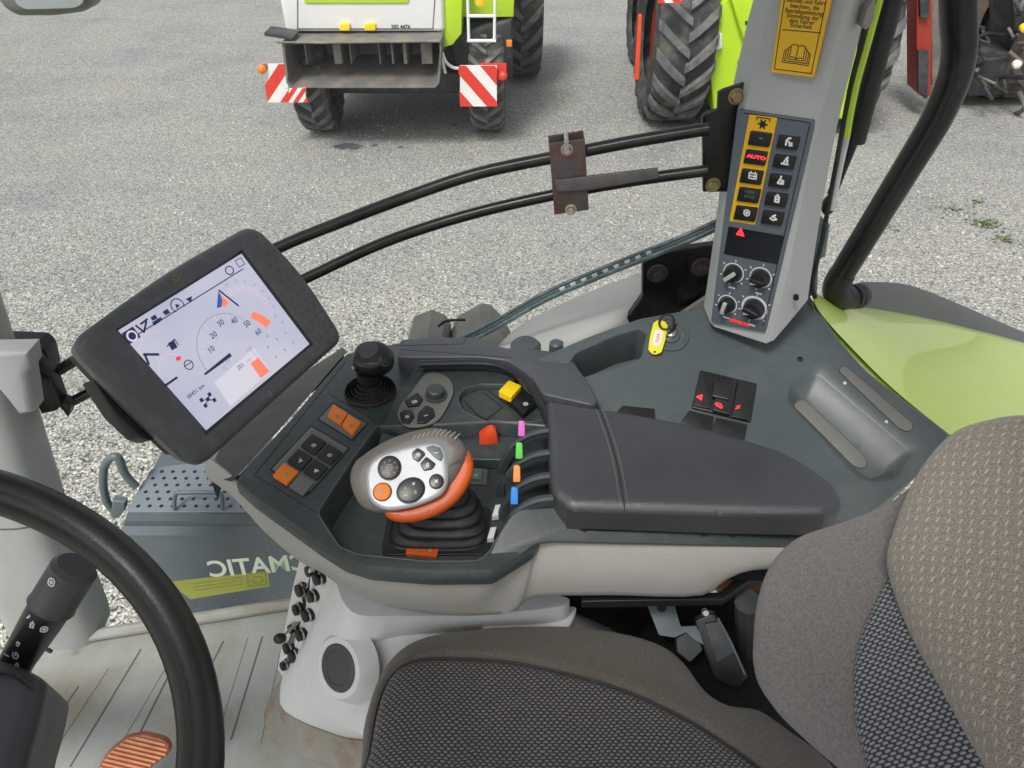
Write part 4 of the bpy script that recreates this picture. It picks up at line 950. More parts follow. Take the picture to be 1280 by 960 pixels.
# bracket with bolts, pale liner, wiper and lamp housings outside the glass
br = thing('fender_bracket', 'black steel fender bracket with two bolts behind the control pillar', 'bracket', tuple(PY(850, 380, 1.36)))
kf = FV(1.38)
build('plate', pr(kf, roundc([kf.px(*p) for p in ((803, 330), (815, 317), (898, 306), (960, 300), (960, 420), (830, 400), (780, 418), (700, 445), (690, 440), (752, 414), (786, 396), (803, 372))], .008), -.02, 0, .004), M['blackm'], br)
for x, y in ((822, 342), (877, 334)):
    u, v = kf.px(x, y); mb = lathe(MB(), kf.w(u, v), kf.n, [(.022, 0), (.020, .003), (.012, .003)], 22); lathe(mb, kf.w(u, v, .003), kf.n, [(.011, 0), (.011, .009), (.009, .011)], 6); build('bolt', mb, M['rust'], br)
lr = thing('wheel_liner', 'pale curved mudguard liner beside the black fender bracket', 'mudguard', tuple(PY(740, 400, 1.42)))
lf = F3(PY(600, 440, 1.40), PY(800, 390, 1.40), PY(700, 340, 1.95))
o_, u_ = puff(lf, smooth([lf.px(*p) for p in ((600, 470), (640, 420), (690, 392), (740, 370), (780, 355), (802, 345), (803, 372), (786, 396), (750, 418), (700, 440), (660, 470))], 4), T=0, B=.02, R=.03, step=.012, side=.02)[0]
build('liner_panel', o_, M['liner'], lr)
tn = PY(905, 395, 1.40); build('rusty_edge', pr(FV(1.36), [FV(1.36).px(*p) for p in ((846, 396), (898, 362), (900, 380), (870, 396))], -.01, 0, .002), M['lamphouse'], lr)

wp = thing('wiper_arm', 'blue grey wiper arm with paired rods crossing behind the control pillar', 'wiper', tuple(PY(640, 395, 1.32)))
for k, (dy, r_, mm) in enumerate(((0, .0035, 'teal'), (4.5, .0045, 'rail'), (9, .0065, 'teal'))):
    build('rod', tube(MB(), [PY(x, y + dy, 1.31) for x, y in ((560, 431), (620, 400), (680, 366), (740, 340), (800, 316), (860, 292), (925, 262))], r_, 10, k=4), M[mm], wp)
mb = MB()
for i in range(9): x = 700 + i * 13.5; y = 362 - i * 5.6; a = PY(x, y, 1.306); b = PY(x + 6, y - 2.6, 1.306); tube(mb, [a, b], .0042, 6)
build('clip', mb, M['pale'], wp)

for i, (pts_, lbl) in enumerate((([(505, 428), (512, 405), (535, 396), (552, 402), (560, 412), (562, 430)], 'weathered grey work lamp housing outside the glass, next to the ball topped joystick'), ([(556, 432), (570, 404), (600, 388), (612, 390), (628, 405), (640, 428), (636, 436)], 'weathered grey work lamp housing outside the glass, at the end of the wiper arm'))):
    w_ = thing('work_lamp', lbl, 'work lamp', tuple(PY(*pts_[-1], 1.4)), group='work lamps outside the side window'); f7 = FV(1.40 - i * .01); pts_ = [(x, y + 21) for x, y in pts_]
    P = [f7.px(*p) for p in pts_] + [f7.px(pts_[-1][0], pts_[-1][1] + 40), f7.px(pts_[0][0], pts_[0][1] + 40)]
    o_, u_ = puff(f7, P, T=0, B=.03, R=.02, step=.008, side=.10, expo=1.6)[0]; build('housing', o_, M['lamphouse'], w_)
    c = np.array(f7.px(*((537, 447) if i == 0 else (606, 440)), .031)); s_ = .022 if i == 0 else .045
    build('recess', pr(f7, [c + np.array((-s_ * 1.2, -s_)), c + np.array((s_ * 1.2, -s_)), c + np.array((.1 * s_, s_ * .25)), c + np.array((-.2 * s_, s_ * .25))], .028, .034, .001), M['black'], w_)
cbm = MB(); tube(cbm, [PY(x, y, 1.38) for x, y in ((548, 408), (556, 402), (568, 400), (582, 400))], .003, k=4); tag(build('cable', cbm, M['black'], loc=tuple(PY(560, 402, 1.38))), 'short black cable looped between the two grey lamp housings', 'cable')

# battery box with non slip plate, handle and curved rail
bx = thing('battery_box', 'blue grey box with a perforated step plate on top, outside the side window', 'box', tuple(PD(230, 640, 1.55)))
bt = FH(1.55)
top_ = [bt.px(*p) for p in ((158, 639), (178, 602), (200, 583), (290, 574), (330, 590), (400, 640))]
stp = build('step_plate', pr(bt, roundc(top_, .01), -.02, 0, .004), M['stepm'], bx)
mb = MB(); a0 = np.array(top_)
Q0 = np.array(top_)
inner = np.array(offset(ccw(top_), .014))
for j in range(9):
    for i in range(26):
        x = -1.10 + i * .032 + (.016 if j % 2 else 0); y = 1.38 + j * .027
        if inside(inner, np.array([(x, y)]))[0]: lathe(mb, bt.w(x, y), (0, 0, 1), [(.0055, 0), (.0055, .0012), (.0025, .0012)], 8)
stuff(build('drain_holes', mb, M['black'], stp))
x0 = PD(112, 640, 1.55)[0]; bfp = [PD(116, 640, 1.55), PD(420, 640, 1.55)]
yb = PD(160, 641, 1.55)[1]
Lq = []
for drop, dy, dx in ((1.555, 0, 0), (1.575, -.008, -.01), (1.60, -.004, -.02), (1.62, -.02, -.04), (1.85, -.05, -.06), (2.0, -.055, -.06), (2.02, -.03, -.06), (2.3, -.03, -.06)):
    Lq.append([np.array((PD(158, 641, 1.55)[0] + dx, yb + dy, CAMZ - drop)), np.array((0.1, yb + dy, CAMZ - drop)), np.array((.1, yb + .35, CAMZ - drop)), np.array((PD(158, 641, 1.55)[0] + dx, yb + .35 * (.5 if drop < 1.6 else 1), CAMZ - drop))])
build('box_body', loft(MB(), Lq), M['bonnet'], bx, ang=20)
hf_ = [(218, 637, 0), (219, 619, .035), (228, 616, .04), (268, 616, .04), (277, 619, .035), (278, 636, 0)]
build('lift_handle', tube(MB(), [PD(x, y, 1.545 - h) for x, y, h in hf_], .006, 8, k=3), M['rail'], bx)
build('curved_rail', tube(MB(), [PY(x, y, 1.50) for x, y in ((146, 642), (134, 628), (129, 605), (131, 582), (141, 571), (149, 574), (156, 592), (170, 608))], .0115, 12, k=5), M['rail'], bx)
build('rail_bracket', pr(FV(1.45), [FV(1.45).px(*p) for p in ((140, 626), (156, 628), (156, 638), (148, 648), (138, 646))], -.02, 0, .004), M['rail'], bx)
# ================================================================ SIDE CONSOLE (fixed panel beside the driver)
sc_ = thing('side_console', 'grey green fixed side console with switch block, storage tray and two inlaid strips', 'console', tuple(PD(960, 560, 1.0)))
sfr = F3(PD(925, 425, .80), PD(1190, 540, .855), PD(760, 540, .885))
if sfr.n[2] < 0: sfr = Frame(sfr.o, sfr.u, -sfr.v)
def S(L, h=0.0): return [sfr.px(p[0], p[1], p[2] if len(p) > 2 else h) for p in L]
outer = S([(640, 462), (690, 438), (745, 415), (800, 396), (850, 387), (895, 380), (960, 368), (1010, 362), (1024, 385), (1052, 425), (1085, 462), (1130, 497), (1190, 541), (1180, 556), (1150, 592), (1100, 632), (1050, 668), (960, 690), (760, 640)])
outer = ccw(roundc(outer, .012))
lv = [(outer, -.010), (offset(outer, .0015), -.005), (offset(outer, .0045), -.0015), (offset(outer, .009), 0.0)]
tray = ccw(roundc(S([(706, 460), (720, 441), (770, 419), (799, 411), (809, 417), (802, 447), (787, 455), (722, 474)]), .006))
lv += [(tray, 0), (offset(tray, .002), -.003), (offset(tray, .005), -.10)]
tr = ccw(roundc(S([(983, 502), (986, 478), (1002, 468), (1021, 464), (1142, 566), (1121, 601), (1086, 603), (1070, 596)]), .012))
tf = ccw(roundc(S([(992, 508), (998, 497), (1010, 495), (1111, 588), (1100, 595), (1086, 598), (1076, 592)], -.024), .010))
lv += [(tr, 0), (offset(tr, .003), -.0025), (tf, -.024)]
build('top_shell', terrain(sfr, lv, side=.16), M['side'], sc_, ang=40)
sf2 = sfr.up(-.024)
def inlay(fr, L, nm='inlay'):
    P = roundc([fr.px(*p) for p in L], .012, 6); o = build(nm, pr(fr, P, 0, .0015, .001), mat('inlay_grey', C('6f6d6a'), .55, grain=.5, gscale=500, gdist=.0006), sc_)
    rb = MB(); ribbon(rb, fr, P, .0012, .0, .0008, True); build('edge', rb, M['black'], o); return o
inlay(sfr, ((1047, 463), (1056, 457), (1142, 531), (1138, 540), (1126, 538)))
inlay(sf2, ((990, 506), (1004, 498), (1084, 574), (1082, 586), (1068, 584)))
for fr, x, y, k_ in ((sfr, 1056, 479, 'g'), (sfr, 1108, 527, 'w'), (sf2, 996, 520, 'm'), (sf2, 1046, 572, 'x')):
    u, v = fr.px(x, y); glyph(fr, u, v, .004, k_, M['white'], sc_, .0004, .45, name='print')
u, v = sf2.px(1073, 557); glyph(sf2, u, v, .006, 'w', M['taupe'], sc_, .0017, .2, name='print')
# round screw holes
for x, y, r in ((1000, 449, .0055),):
    u, v = sfr.px(x, y); build('screw', lathe(MB(), sfr.w(u, v, 0), sfr.n, [(r, 0), (r, .001), (r * .6, .0015)], 16), M['black'], sc_)
# ignition lock dish
u, v = sfr.px(838, 420); dish = lathe(MB(), sfr.w(u, v, -.0005), sfr.n, [(.036, 0), (.034, .004), (.029, .0045), (.027, .002), (.018, .002), (.017, .006), (.010, .007), (.009, .012), (.004, .013)], 36); build('ignition_lock', dish, M['side'], sc_)
build('lock_barrel', lathe(MB(), sfr.w(u, v, .006), sfr.n, [(.010, 0), (.010, .008), (.007, .010)], 20), M['steel'], sc_)
ky = thing('ignition_key', 'ignition key with a black ring and a yellow tag lettered CLAAS, in the side console lock'.replace(' lettered CLAAS', ''), 'key', tuple(sfr.w(u, v, .01)))
build('key_head', pr(Frame(sfr.w(u, v, .012), sfr.n, np.array((.7, .7, 0))), roundc([(0, -.009), (.022, -.010), (.026, -.004), (.026, .004), (.022, .010), (0, .009)], .004), -.003, .003, .001), M['key'], ky)
build('key_ring', tube(MB(), [sfr.w(u - .016 + .013 * math.cos(a), v + .012 + .015 * math.sin(a), .020 + .004 * math.sin(a)) for a in np.linspace(0, 2 * math.pi, 22)], .0022, 8), M['key'], ky)
ta, tb = sfr.px(826, 404, .012), sfr.px(819, 437, .012); tfm = Frame(sfr.w(*ta, .014), sfr.w(*tb, .010) - sfr.w(*ta, .014), np.cross(sfr.n, sfr.w(*tb, .010) - sfr.w(*ta, .014)))
Lk = float(np.linalg.norm(sfr.w(*tb, .010) - sfr.w(*ta, .014))) + .006
tg = build('yellow_tag', pr(tfm, roundc([(-.004, -.006), (.004, -.0135), (Lk * .55, -.0145), (Lk - .004, -.0125), (Lk + .003, -.004), (Lk + .003, .004), (Lk - .004, .0125), (Lk * .55, .0145), (.004, .0135), (-.004, .006)], .003), -.0018, .0018, .0008), M['tagy'], ky)
build('tag_paper', pr(tfm, roundc([(Lk * .28, -.008), (Lk * .78, -.008), (Lk * .78, .008), (Lk * .28, .008)], .002), .0018, .0023), M['pale'], tg)
text('tag_writing', tfm, '4476', Lk * .53, 0, .010, M['redp'], tg, rot=0, h=.0026)
build('tag_hole', pr(tfm, disc(Lk - .001, 0, .0022, 10), .0018, .0022), M['black'], tg)

# switch block: three rocker switches and a pair of blanks
sb0 = build('switch_block', pr(sfr.up(.0), roundc(S([(875, 464), (946, 481), (938, 529), (864, 511)]), .003), -.002, .005, .0018), M['black'], sc_)
for i, (a, b, c, d, sym) in enumerate((((877, 467), (898, 472), (888, 512), (867, 508), 'w'), ((899, 473), (920, 478), (912, 521), (890, 515), 'l'), ((922, 478), (943, 483), (935, 526), (914, 522), 'z'))):
    P = roundc(S([a, b, c, d], .005), .002); hh = .005
    k_ = build('rocker_switch', pr(sfr, P, .004, .009 + (.004 if i == 1 else 0), .0018), M['key'], sc_)
    cx, cy = ((875.5, 496), (898, 508), (922.5, 509))[i]; u, v = sfr.px(cx, cy, hh + .004)
    glyph(sfr, u, v, .0088, sym, M['redlit'], k_, .0092 + (.004 if i == 1 else 0), .15, rot=-.18, name='red_symbol')
build('rocker_top', pr(sfr, roundc(S([(893, 475), (916, 480), (912, 502), (889, 497)], .012), .004), .010, .017, .003), M['key'], sc_)
for L_ in (((861, 514), (892, 522), (888, 545), (850, 530)), ((895, 523), (934, 532), (930, 552), (886, 545))):
    build('blank_switch', pr(sfr, roundc(S(L_), .002), -.001, .004, .0015), M['black'], sc_)
build('blank_switch', pr(sfr, roundc(S([(778, 508), (818, 512), (820, 540), (760, 528)]), .002), -.001, .004, .0015), M['black'], sc_)

# lower inboard flank of the fixed console, dark gap under it
# ================================================================ ARMREST CONSOLE (moves with the seat)
ac = thing('armrest_console', 'dark green grey armrest console with key pads and a beige underside shell', 'console', tuple(PD(560, 720, 1.1)))
cf0 = FH(.865)
def K(L, h=0.0): return [cf0.px(p[0], p[1], p[2] if len(p) > 2 else h) for p in L]
out0 = [(292, 600), (303, 586), (360, 524), (418, 456), (432, 440), (500, 426), (600, 424), (660, 440), (720, 460), (760, 520), (800, 560), (700, 625), (668, 683), (640, 701), (616, 716), (540, 717), (462, 711), (430, 701), (400, 682), (350, 646), (316, 622)]
out0 = ccw(roundc(K(out0), .008))
bay = ccw(roundc(K([(397, 641), (424, 683), (448, 693), (530, 701), (598, 701), (611, 690), (640, 640), (694, 545), (694, 533), (620, 526), (560, 530), (470, 533), (440, 575)]), .010))
tray2 = ccw(roundc(K([(572, 497), (580, 486), (600, 480), (655, 481), (676, 500), (682, 522), (668, 527), (604, 526), (578, 513)]), .008))
lv = [(out0, -.014), (offset(out0, .001), -.007), (offset(out0, .004), -.002), (offset(out0, .009), 0)]
lv += [(bay, 0), (offset(bay, .0012), -.001), (offset(bay, .003), -.004), (offset(bay, .014), -.040), (offset(bay, .018), -.043)]
lv += [(tray2, 0), (offset(tray2, .0015), -.0015), (offset(tray2, .004), -.012), (offset(tray2, .006), -.013)]
build('top_panel', terrain(cf0, lv, side=.012, bottom=False), M['console'], ac, ang=34)
rb = MB(); ribbon(rb, cf0, offset(bay, -.0008), .0012, 0, .0006, True); ribbon(rb, cf0, offset(tray2, -.0008), .001, 0, .0006, True); build('rim_highlight', rb, M['keygrey'], ac)  # light grey line paints the crisp highlight on the bay and tray rims
# flank below the outboard edge is the side of the top panel; seams on the switch field
rb = MB()
for P in (((521, 450), (477, 529), (397, 641)), ((318, 594), (395, 640)), ((411, 492), (470, 527)), ((318, 594), (432, 452))): ribbon(rb, cf0, K(P), .0011, 0, .0003)
build('panel_seam', rb, M['black'], ac)
fa = smooth([PD(x, y, .872) for x, y in ((290, 602), (303, 588), (360, 525), (418, 457), (434, 440))], 4, False); fb = smooth([PD(x, y, d) for x, y, d in ((262, 596, .93), (276, 560, .94), (322, 505, .95), (392, 458, .95), (428, 434, .93))], 4, False)
build('outer_flank', loft(MB(), [fa, [a * .5 + b * .5 for a, b in zip(fa, fb)], fb, [b + np.array((0, 0, -.06)) for b in fb]], closed=False, cap0=False, cap1=False), M['black'], ac, ang=50)
# beige shell: loft from the top edge down to the lower lip
T_ = [(256, 572), (300, 607), (350, 647), (400, 683), (430, 702), (462, 712), (540, 718), (616, 717), (640, 702), (668, 684), (680, 679), (760, 680), (870, 682), (1000, 686), (1050, 690)]
B_ = [(262, 600), (292, 622), (330, 664), (372, 700), (402, 716), (432, 736), (490, 759), (560, 769), (604, 769), (642, 765), (668, 747), (760, 744), (878, 744), (925, 714), (1060, 712)]
Bd = [.93, .94, .95, .96, .97, .98, 1.0, 1.01, 1.01, 1.0, .985, .985, .985, .95, .95]
tp = [PD(x, y, .882) for x, y in T_]; bp = [PD(x, y, d) for (x, y), d in zip(B_, Bd)]
tp, bp = smooth(tp, 4, False), smooth(bp, 4, False)
rows_ = []
for t in np.linspace(0, 1, 9):
    rows_.append([a * (1 - t) + b * t + np.array((0, -.010 * math.sin(math.pi * t), 0)) for a, b in zip(tp, bp)])
rows_.append([b + np.array((0, .006, -.004)) for b in bp]); rows_.append([b + np.array((0, .05, -.004)) for b in bp]); rows_.insert(0, [a + np.array((0, .004, .002)) for a in tp]); rows_.insert(0, [a + np.array((0, .008, .0)) for a in tp])
build('side_shell', loft(MB(), rows_, closed=False, cap0=False, cap1=False), M['shell'], ac, ang=50)
# solid core under the console so nothing shows through
core = ccw([np.array(PD(x, y, .93)[:2]) for x, y in ((300, 600), (420, 470), (700, 470), (860, 600), (1040, 700), (1000, 690), (700, 680), (620, 710), (470, 700), (380, 650))])
build('core', pr(FH(1.0), core, -.005, .080), M['black'], ac)
build('rear_panel', pr(FH(.9), [FH(.9).px(*p) for p in ((680, 668), (1020, 674), (1020, 640), (1000, 610), (860, 580), (700, 600))], -.02, .028, .004), M['console'], ac)
# sloping outer fairing below the armrest and beside the levers
ffr = F3(PD(615, 716, .880), PD(1045, 686, .880), PD(690, 624, .825))
if ffr.n @ (EYE - ffr.o) < 0: ffr = Frame(ffr.o, ffr.u, -ffr.v)
Q = roundc([ffr.px(*p) for p in ((600, 716), (613, 690), (628, 660), (640, 643), (655, 633), (690, 623), (740, 640), (1040, 652), (1048, 668), (1042, 685), (870, 681), (690, 677), (670, 680), (642, 700), (618, 717))], .006)
build('fairing', pr(ffr, Q, -.014, 0, .003), M['console'], ac)
# raised carrier band behind (outboard)
cb = FH(.835)
def Kc(L): return [cb.px(*p) for p in L]
band = roundc(Kc([(496, 446), (500, 424), (545, 421), (600, 421), (628, 434), (668, 436), (704, 440), (716, 450), (736, 478), (748, 502), (740, 506), (678, 492), (668, 474), (650, 460), (634, 450), (600, 446)]), .008)
cbd = build('carrier_band', pr(cb, band, -.03, 0, .004), M['console2'], ac)
rb = MB()
for P in (((492, 432), (578, 430), (582, 424)), ((500, 437), (640, 447))): ribbon(rb, cb, Kc(P), .001, 0, .0004)
build('seam', rb, M['black'], cbd)
build('hinge_cover', lathe(MB(), PD(657, 445, .87), (0, 0, 1), [(.03, 0), (.03, .025), (.024, .032), (.01, .034)], 26), M['console2'], ac)
build('hinge_cover', lathe(MB(), PD(695, 442, .86), (0, 0, 1), [(.014, 0), (.014, .025), (.01, .028)], 20), M['side'], ac)
build('band_edge', tube(MB(), [cb.w(*cb.px(x, y), -.018) for x, y in ((672, 497), (700, 500), (740, 507))], .006), M['key'], ac)
# inner well wall behind the knob
build('well_wall', tube(MB(), [cb.w(*cb.px(x, y), -.006) for x, y in ((524, 452), (560, 451), (604, 451), (630, 456), (655, 472), (672, 494), (684, 520), (690, 545))], .007, 10, k=4), M['key'], ac)

# ---- key pads on the switch field
def Kk(L, h=0.0): return K(L, h)
pad1 = build('key_pad', pr(cf0, roundc(K([(417, 505), (458, 530), (440, 549), (399, 524)]), .002), 0, .002, .0008), M['keygrey'], ac)
for i, (a) in enumerate((((410, 522), (417, 508), (435, 519), (426, 533)), ((428, 534), (436, 520), (452, 530), (441, 546)))):
    kk = build('orange_key', pr(cf0, roundc(K(a, .002), .002), .002, .007, .002), M['orange'], pad1); c = np.mean(np.array(K(a, .007)), 0); glyph(cf0, c[0], c[1], .007, 'g', M['dwhite'], kk, .0072, .16, .6)
pad2f = K([(389, 534), (435, 561), (387, 615), (340, 587)])
pad2 = build('key_pad', pr(cf0, roundc(pad2f, .002), 0, .002, .0008), M['keygrey'], ac)
rb = MB(); ribbon(rb, cf0, K([(389, 532), (437, 561), (387, 617), (338, 587)]), .0012, 0, .0006, True); ribbon(rb, cf0, K([(417, 503), (460, 530), (441, 551), (397, 524)]), .0012, 0, .0006, True); build('pad_outline', rb, M['black'], ac)
o_ = np.array((391, 540.)); dr = np.array((-17.3, 19.0)); dc = np.array((20, 12.5))
for c_ in range(2):
    for r_ in range(3):
        o2 = o_ + dr * r_ + dc * c_ + np.array((0, 1.5)); P = [o2 + dc * .03 + dr * .06, o2 + dc * .92 + dr * .06, o2 + dc * .92 + dr * .9, o2 + dc * .03 + dr * .9]
        mm = 'orange' if (c_ == 0 and r_ == 2) else ('keygrey' if (c_ == 1 and r_ == 2) else 'key')
        kk = build('key_button' if mm != 'orange' else 'orange_key', pr(cf0, roundc(K([tuple(p) for p in P], .002), .002), .002, .0055 if mm != 'orange' else .0075, .0015), M[mm], pad2)
        cc = np.mean(np.array(K([tuple(p) for p in P], .006)), 0)
        if mm != 'keygrey': glyph(cf0, cc[0], cc[1], .0062, 'gbhpw'[(c_ * 3 + r_) % 5], M['dwhite' if mm != 'key' else 'white'], kk, .0057 if mm == 'key' else .0077, .2, .6)
for x, y in ((418, 468), (424, 473), (417, 482), (406, 492)):
    u, v = cf0.px(x, y); glyph(cf0, u, v, .003, 'm', M['dwhite'], ac, .0004, .5, .9, name='print')

# ---- small button cluster with round knob
clu = ccw(smooth(K([(497, 522), (500, 508), (514, 492), (530, 471), (545, 467), (562, 475), (567, 490), (560, 508), (548, 526), (530, 534), (508, 534)]), 4))
cl_ = build('button_cluster', pr(cf0, clu, 0, .003, .001), M['keygrey'], ac)
rb = MB(); ribbon(rb, cf0, offset(clu, -.001), .0012, 0, .0005, True); ribbon(rb, cf0, K(((516, 478), (534, 462), (570, 462), (600, 463))), .001, 0, .0005); build('cluster_outline', rb, M['black'], ac)
for P, g_ in ((((506, 502), (522, 492), (529, 500), (524, 508), (510, 510)), 'f'), (((500, 518), (506, 513), (515, 514), (518, 522), (512, 530), (502, 529)), 'g'), (((523, 517), (532, 508), (542, 512), (544, 521), (532, 530), (521, 530)), 'm')):
    kk = build('button', pr(cf0, roundc(K(P, .003), .003), .003, .007, .002), M['key'], cl_); c = np.mean(np.array(K(P, .007)), 0); glyph(cf0, c[0], c[1], .0055, g_, M['white'], kk, .0072, .22, .5)
u, v = cf0.px(545, 497); build('round_knob', lathe(MB(), cf0.w(u, v, .003), (0, 0, 1), [(.0205, 0), (.0205, .003), (.0165, .004), (.0165, .016), (.014, .0185), (.008, .019)], 30), M['wheelp'], cl_)

# ---- yellow lock switch in the tray
fl = cf0.up(-.012)
sq_ = build('lock_switch', pr(fl, roundc([fl.px(*p) for p in ((624, 494), (648, 478), (674, 507), (654, 524))], .002), 0, .012, .002), M['black'], ac)
build('yellow_rocker', pr(Frame(fl.w(0, 0, .012), fl.u, fl.v), roundc([fl.px(p[0], p[1], .014) for p in ((623, 493), (636, 479), (652, 486), (639, 501))], .003), -.003, .010, .003), M['yelkey'], sq_)
u, v = fl.px(657, 505, .012); glyph(fl, u, v, .007, 'g', M['white'], sq_, .0122, .3, .6)
rb = MB(); f_ = lambda L: [fl.px(*p) for p in L]
for P in (((605, 491), (628, 509), (608, 524)), ((580, 500), (596, 518), (612, 526)), ((610, 488), (648, 516))): ribbon(rb, fl, f_(P), .001, -.0008, .0002)
build('tray_seam', rb, M['black'], ac)

# ---- bay floor details: orange indicator, orange key, icon button
bfz = cf0.up(-.043)
def Kb(L, h=0.0): return [bfz.px(p[0], p[1], h) for p in L]
ol = build('orange_label', pr(bfz, roundc(Kb([(509, 681), (549, 683), (546, 695), (507, 692)], .006), .001), .0, .006, .001), M['orange2'], ac)
u, v = bfz.px(522, 687, .006); glyph(bfz, u, v, .0055, 'k', M['dwhite'], ol, .0062, .2, 0); u, v = bfz.px(538, 688, .006); glyph(bfz, u, v, .004, 'g', M['dwhite'], ol, .0062, .2, 0)
gb_ = build('green_key', pr(bfz, roundc(Kb([(588, 588), (603, 589), (602, 602), (586, 601)]), .002), 0, .006, .0015), mat('grey_green_key', C('6d8a78'), .5, grain=0), ac)
build('key_frame', pr(bfz, roundc(Kb([(584, 585), (610, 587), (608, 607), (581, 605)]), .002), 0, .002, .0005), M['keygrey'], ac)
u, v = bfz.px(595, 594, .006); glyph(bfz, u, v, .005, 'g', M['pale'], gb_, .0062, .2)
build('bay_ledge', pr(cf0.up(-.02), roundc([cf0.up(-.02).px(*p) for p in ((570, 551), (600, 543), (650, 546), (640, 575), (586, 574))], .008), -.02, 0, .003), M['console'], ac)
orf = cf0.up(-.02)
u, v = orf.px(611, 549); L = []
for hh, s_ in ((0, 1.0), (.010, .95), (.024, .55), (.030, .25)): L.append([orf.w(u + a * s_ * .016 + .004 * (hh > .02), v + b * s_ * .013, hh) for a, b in ((-1, -.9), (-.2, -1.1), (1, -.8), (1, .8), (0, 1), (-1.1, .7))])
build('orange_rocker', loft(MB(), L), M['redor'], ac, ang=25)

# ---- fingertip levers: four curved blades with coloured tabs
for i, (y_r, tab) in enumerate(((539, 'pink'), (567, 'green'), (596, 'peach'), (624, 'blue'))):
    yv = PD(690, y_r, .812)[1]; fv_ = FV(yv)
    dy = y_r - 539
    arc = [(692, y_r - 1), (675, y_r + 1), (660, y_r + 6), (646, y_r + 14), (634, y_r + 26), (625, y_r + 42), (618, y_r + 58 if i < 3 else y_r + 62)]
    A_ = smooth([np.array(fv_.px(*p)) for p in arc], 4, False)
    low = [p + np.array((.004, -.016)) if j < len(A_) * .6 else p + np.array((.012, -.012)) for j, p in enumerate(A_)]
    lv_ = thing('fingertip_lever', ('first', 'second', 'third', 'fourth')[i] and {'pink': 'curved dark fingertip lever marked by a pink tab', 'green': 'curved dark fingertip lever marked by a green tab', 'peach': 'curved dark fingertip lever marked by a light orange tab', 'blue': 'curved dark fingertip lever marked by a blue tab'}[tab], 'lever', tuple(fv_.w(*A_[-1])), group='fingertip levers beside the armrest pad')
    if i < 3 or True:
        build('blade', pr(Frame(fv_.w(0, 0, -.004), fv_.u, fv_.v), list(A_) + low[::-1], -.005, .006, .0025), M['console'], lv_, ang=60)
    hl = [p + np.array((0, .0004)) for p in A_[: int(len(A_) * .62)]]
    build('edge_highlight', tube(MB(), [fv_.w(p[0], p[1], .001) for p in hl], .0032, 8), M['console2'], lv_)  # paler strip paints the highlight along the blade's top edge
    t0 = fv_.px(652 - i * 3, y_r + 4 - 3); c = fv_.w(t0[0], t0[1], .0)
    tf_ = Frame(c + np.array((0, .011, .002)), (1, 0, 0), (.0, .55, .83)); tm = pr(tf_, roundc([(-.0058, -.016), (.0058, -.016), (.0052, .009), (-.0048, .010)], .003), -.0035, .0035, .0015)
    build('colour_tab', tm, M[tab], lv_)
build('lever_housing', pr(FH(.875), [FH(.875).px(*p) for p in ((640, 660), (700, 640), (720, 530), (690, 532), (648, 560), (630, 610))], -.03, .012, .004), M['key'], ac)
for x, y in ((619, 631), (613, 659)): build('white_clip', pr(cf0.up(-.03), [cf0.up(-.03).px(*p) for p in ((x, y), (x + 8, y - 1), (x + 4, y + 13), (x - 4, y + 14))], -.01, .0, .001), M['pale'], ac)

# ================================================================ ARMREST PAD
ap = thing('armrest_pad', 'black grained leather armrest pad with two rows of stitching', 'armrest', tuple(PD(860, 640, .85)))
apf = FH(.838)
op = [apf.px(683, 503, .030), apf.px(720, 506, .036), apf.px(770, 512, .037), apf.px(860, 528, .037), apf.px(930, 548, .036), apf.px(975, 562, .035), apf.px(1010, 583, .033), apf.px(1037, 607, .026), apf.px(1047, 632, .014), apf.px(1046, 655, .0), apf.px(1025, 664, 0), apf.px(900, 661, 0), apf.px(712, 655, 0), apf.px(690, 636, .004), apf.px(686, 612, .01), apf.px(686, 560, .02)]
op = smooth(ccw(roundc(op, .010)), 2)
sr = puff(apf, op, T=.026, B=.013, R=.015, step=.006, side=.036, hf=lambda x, y, d: .003 * np.clip(d / .06, 0, 1), expo=2.0)
build('pad', sr[0][0], M['leather'], ap, ang=70)
def on_pad(px, py): # point on the pad's top
    return apf.px(px, py, .040)
opA = np.array(ccw(resample(op, .006)))
def padh(u, v, R=.015, B=.013):
    d = dist(opA, np.array([(u, v)]))[0]; ins = inside(opA, np.array([(u, v)]))[0]
    if not ins: d = 0
    t = min(d / R, 1); return .026 + B * max(0, 1 - (1 - t) ** 2.0) ** .5 + .003 * min(d / .06, 1)
smb = MB(); sm2 = MB()
for off_, mm in ((-.0055, 1), (.0055, 1), (0, 0)):
    A_ = apf.px(748, 510, .036); Mid = apf.px(768, 570, .038); E_ = apf.px(779, 636, .026); E2 = apf.px(782, 656, .012)
    path = smooth([np.array(A_), np.array(Mid), np.array(E_), np.array(E2) + np.array((0, -.004))], 30, False); path = [p + np.array((off_, 0)) for p in path]
    path = [p for p in resample(path, .0012, False)]
    path = [p for p in path if inside(opA, np.array([p]))[0]]
    if mm:
        k = 0
        while k < len(path) - 4:
            a, b = path[k], path[min(k + 2, len(path) - 1)]; tube(smb, [apf.w(a[0], a[1], padh(*a) + .0002), apf.w((a[0] + b[0]) / 2, (a[1] + b[1]) / 2, padh((a[0] + b[0]) / 2, (a[1] + b[1]) / 2) + .0009), apf.w(b[0], b[1], padh(*b) + .0002)], .00055, 5); k += 4
    else:
        tube(sm2, [apf.w(p[0], p[1], padh(*p) - .0003) for p in path[::3]], .0011, 6)
build('stitching', smb, mat('stitch_thread', C('8a7a70'), .7, grain=0), ap); build('seam', sm2, M['black'], ap)
build('base_plate', pr(apf, offset(ccw(op), .020), -.016, -.0101), M['key'], ap)

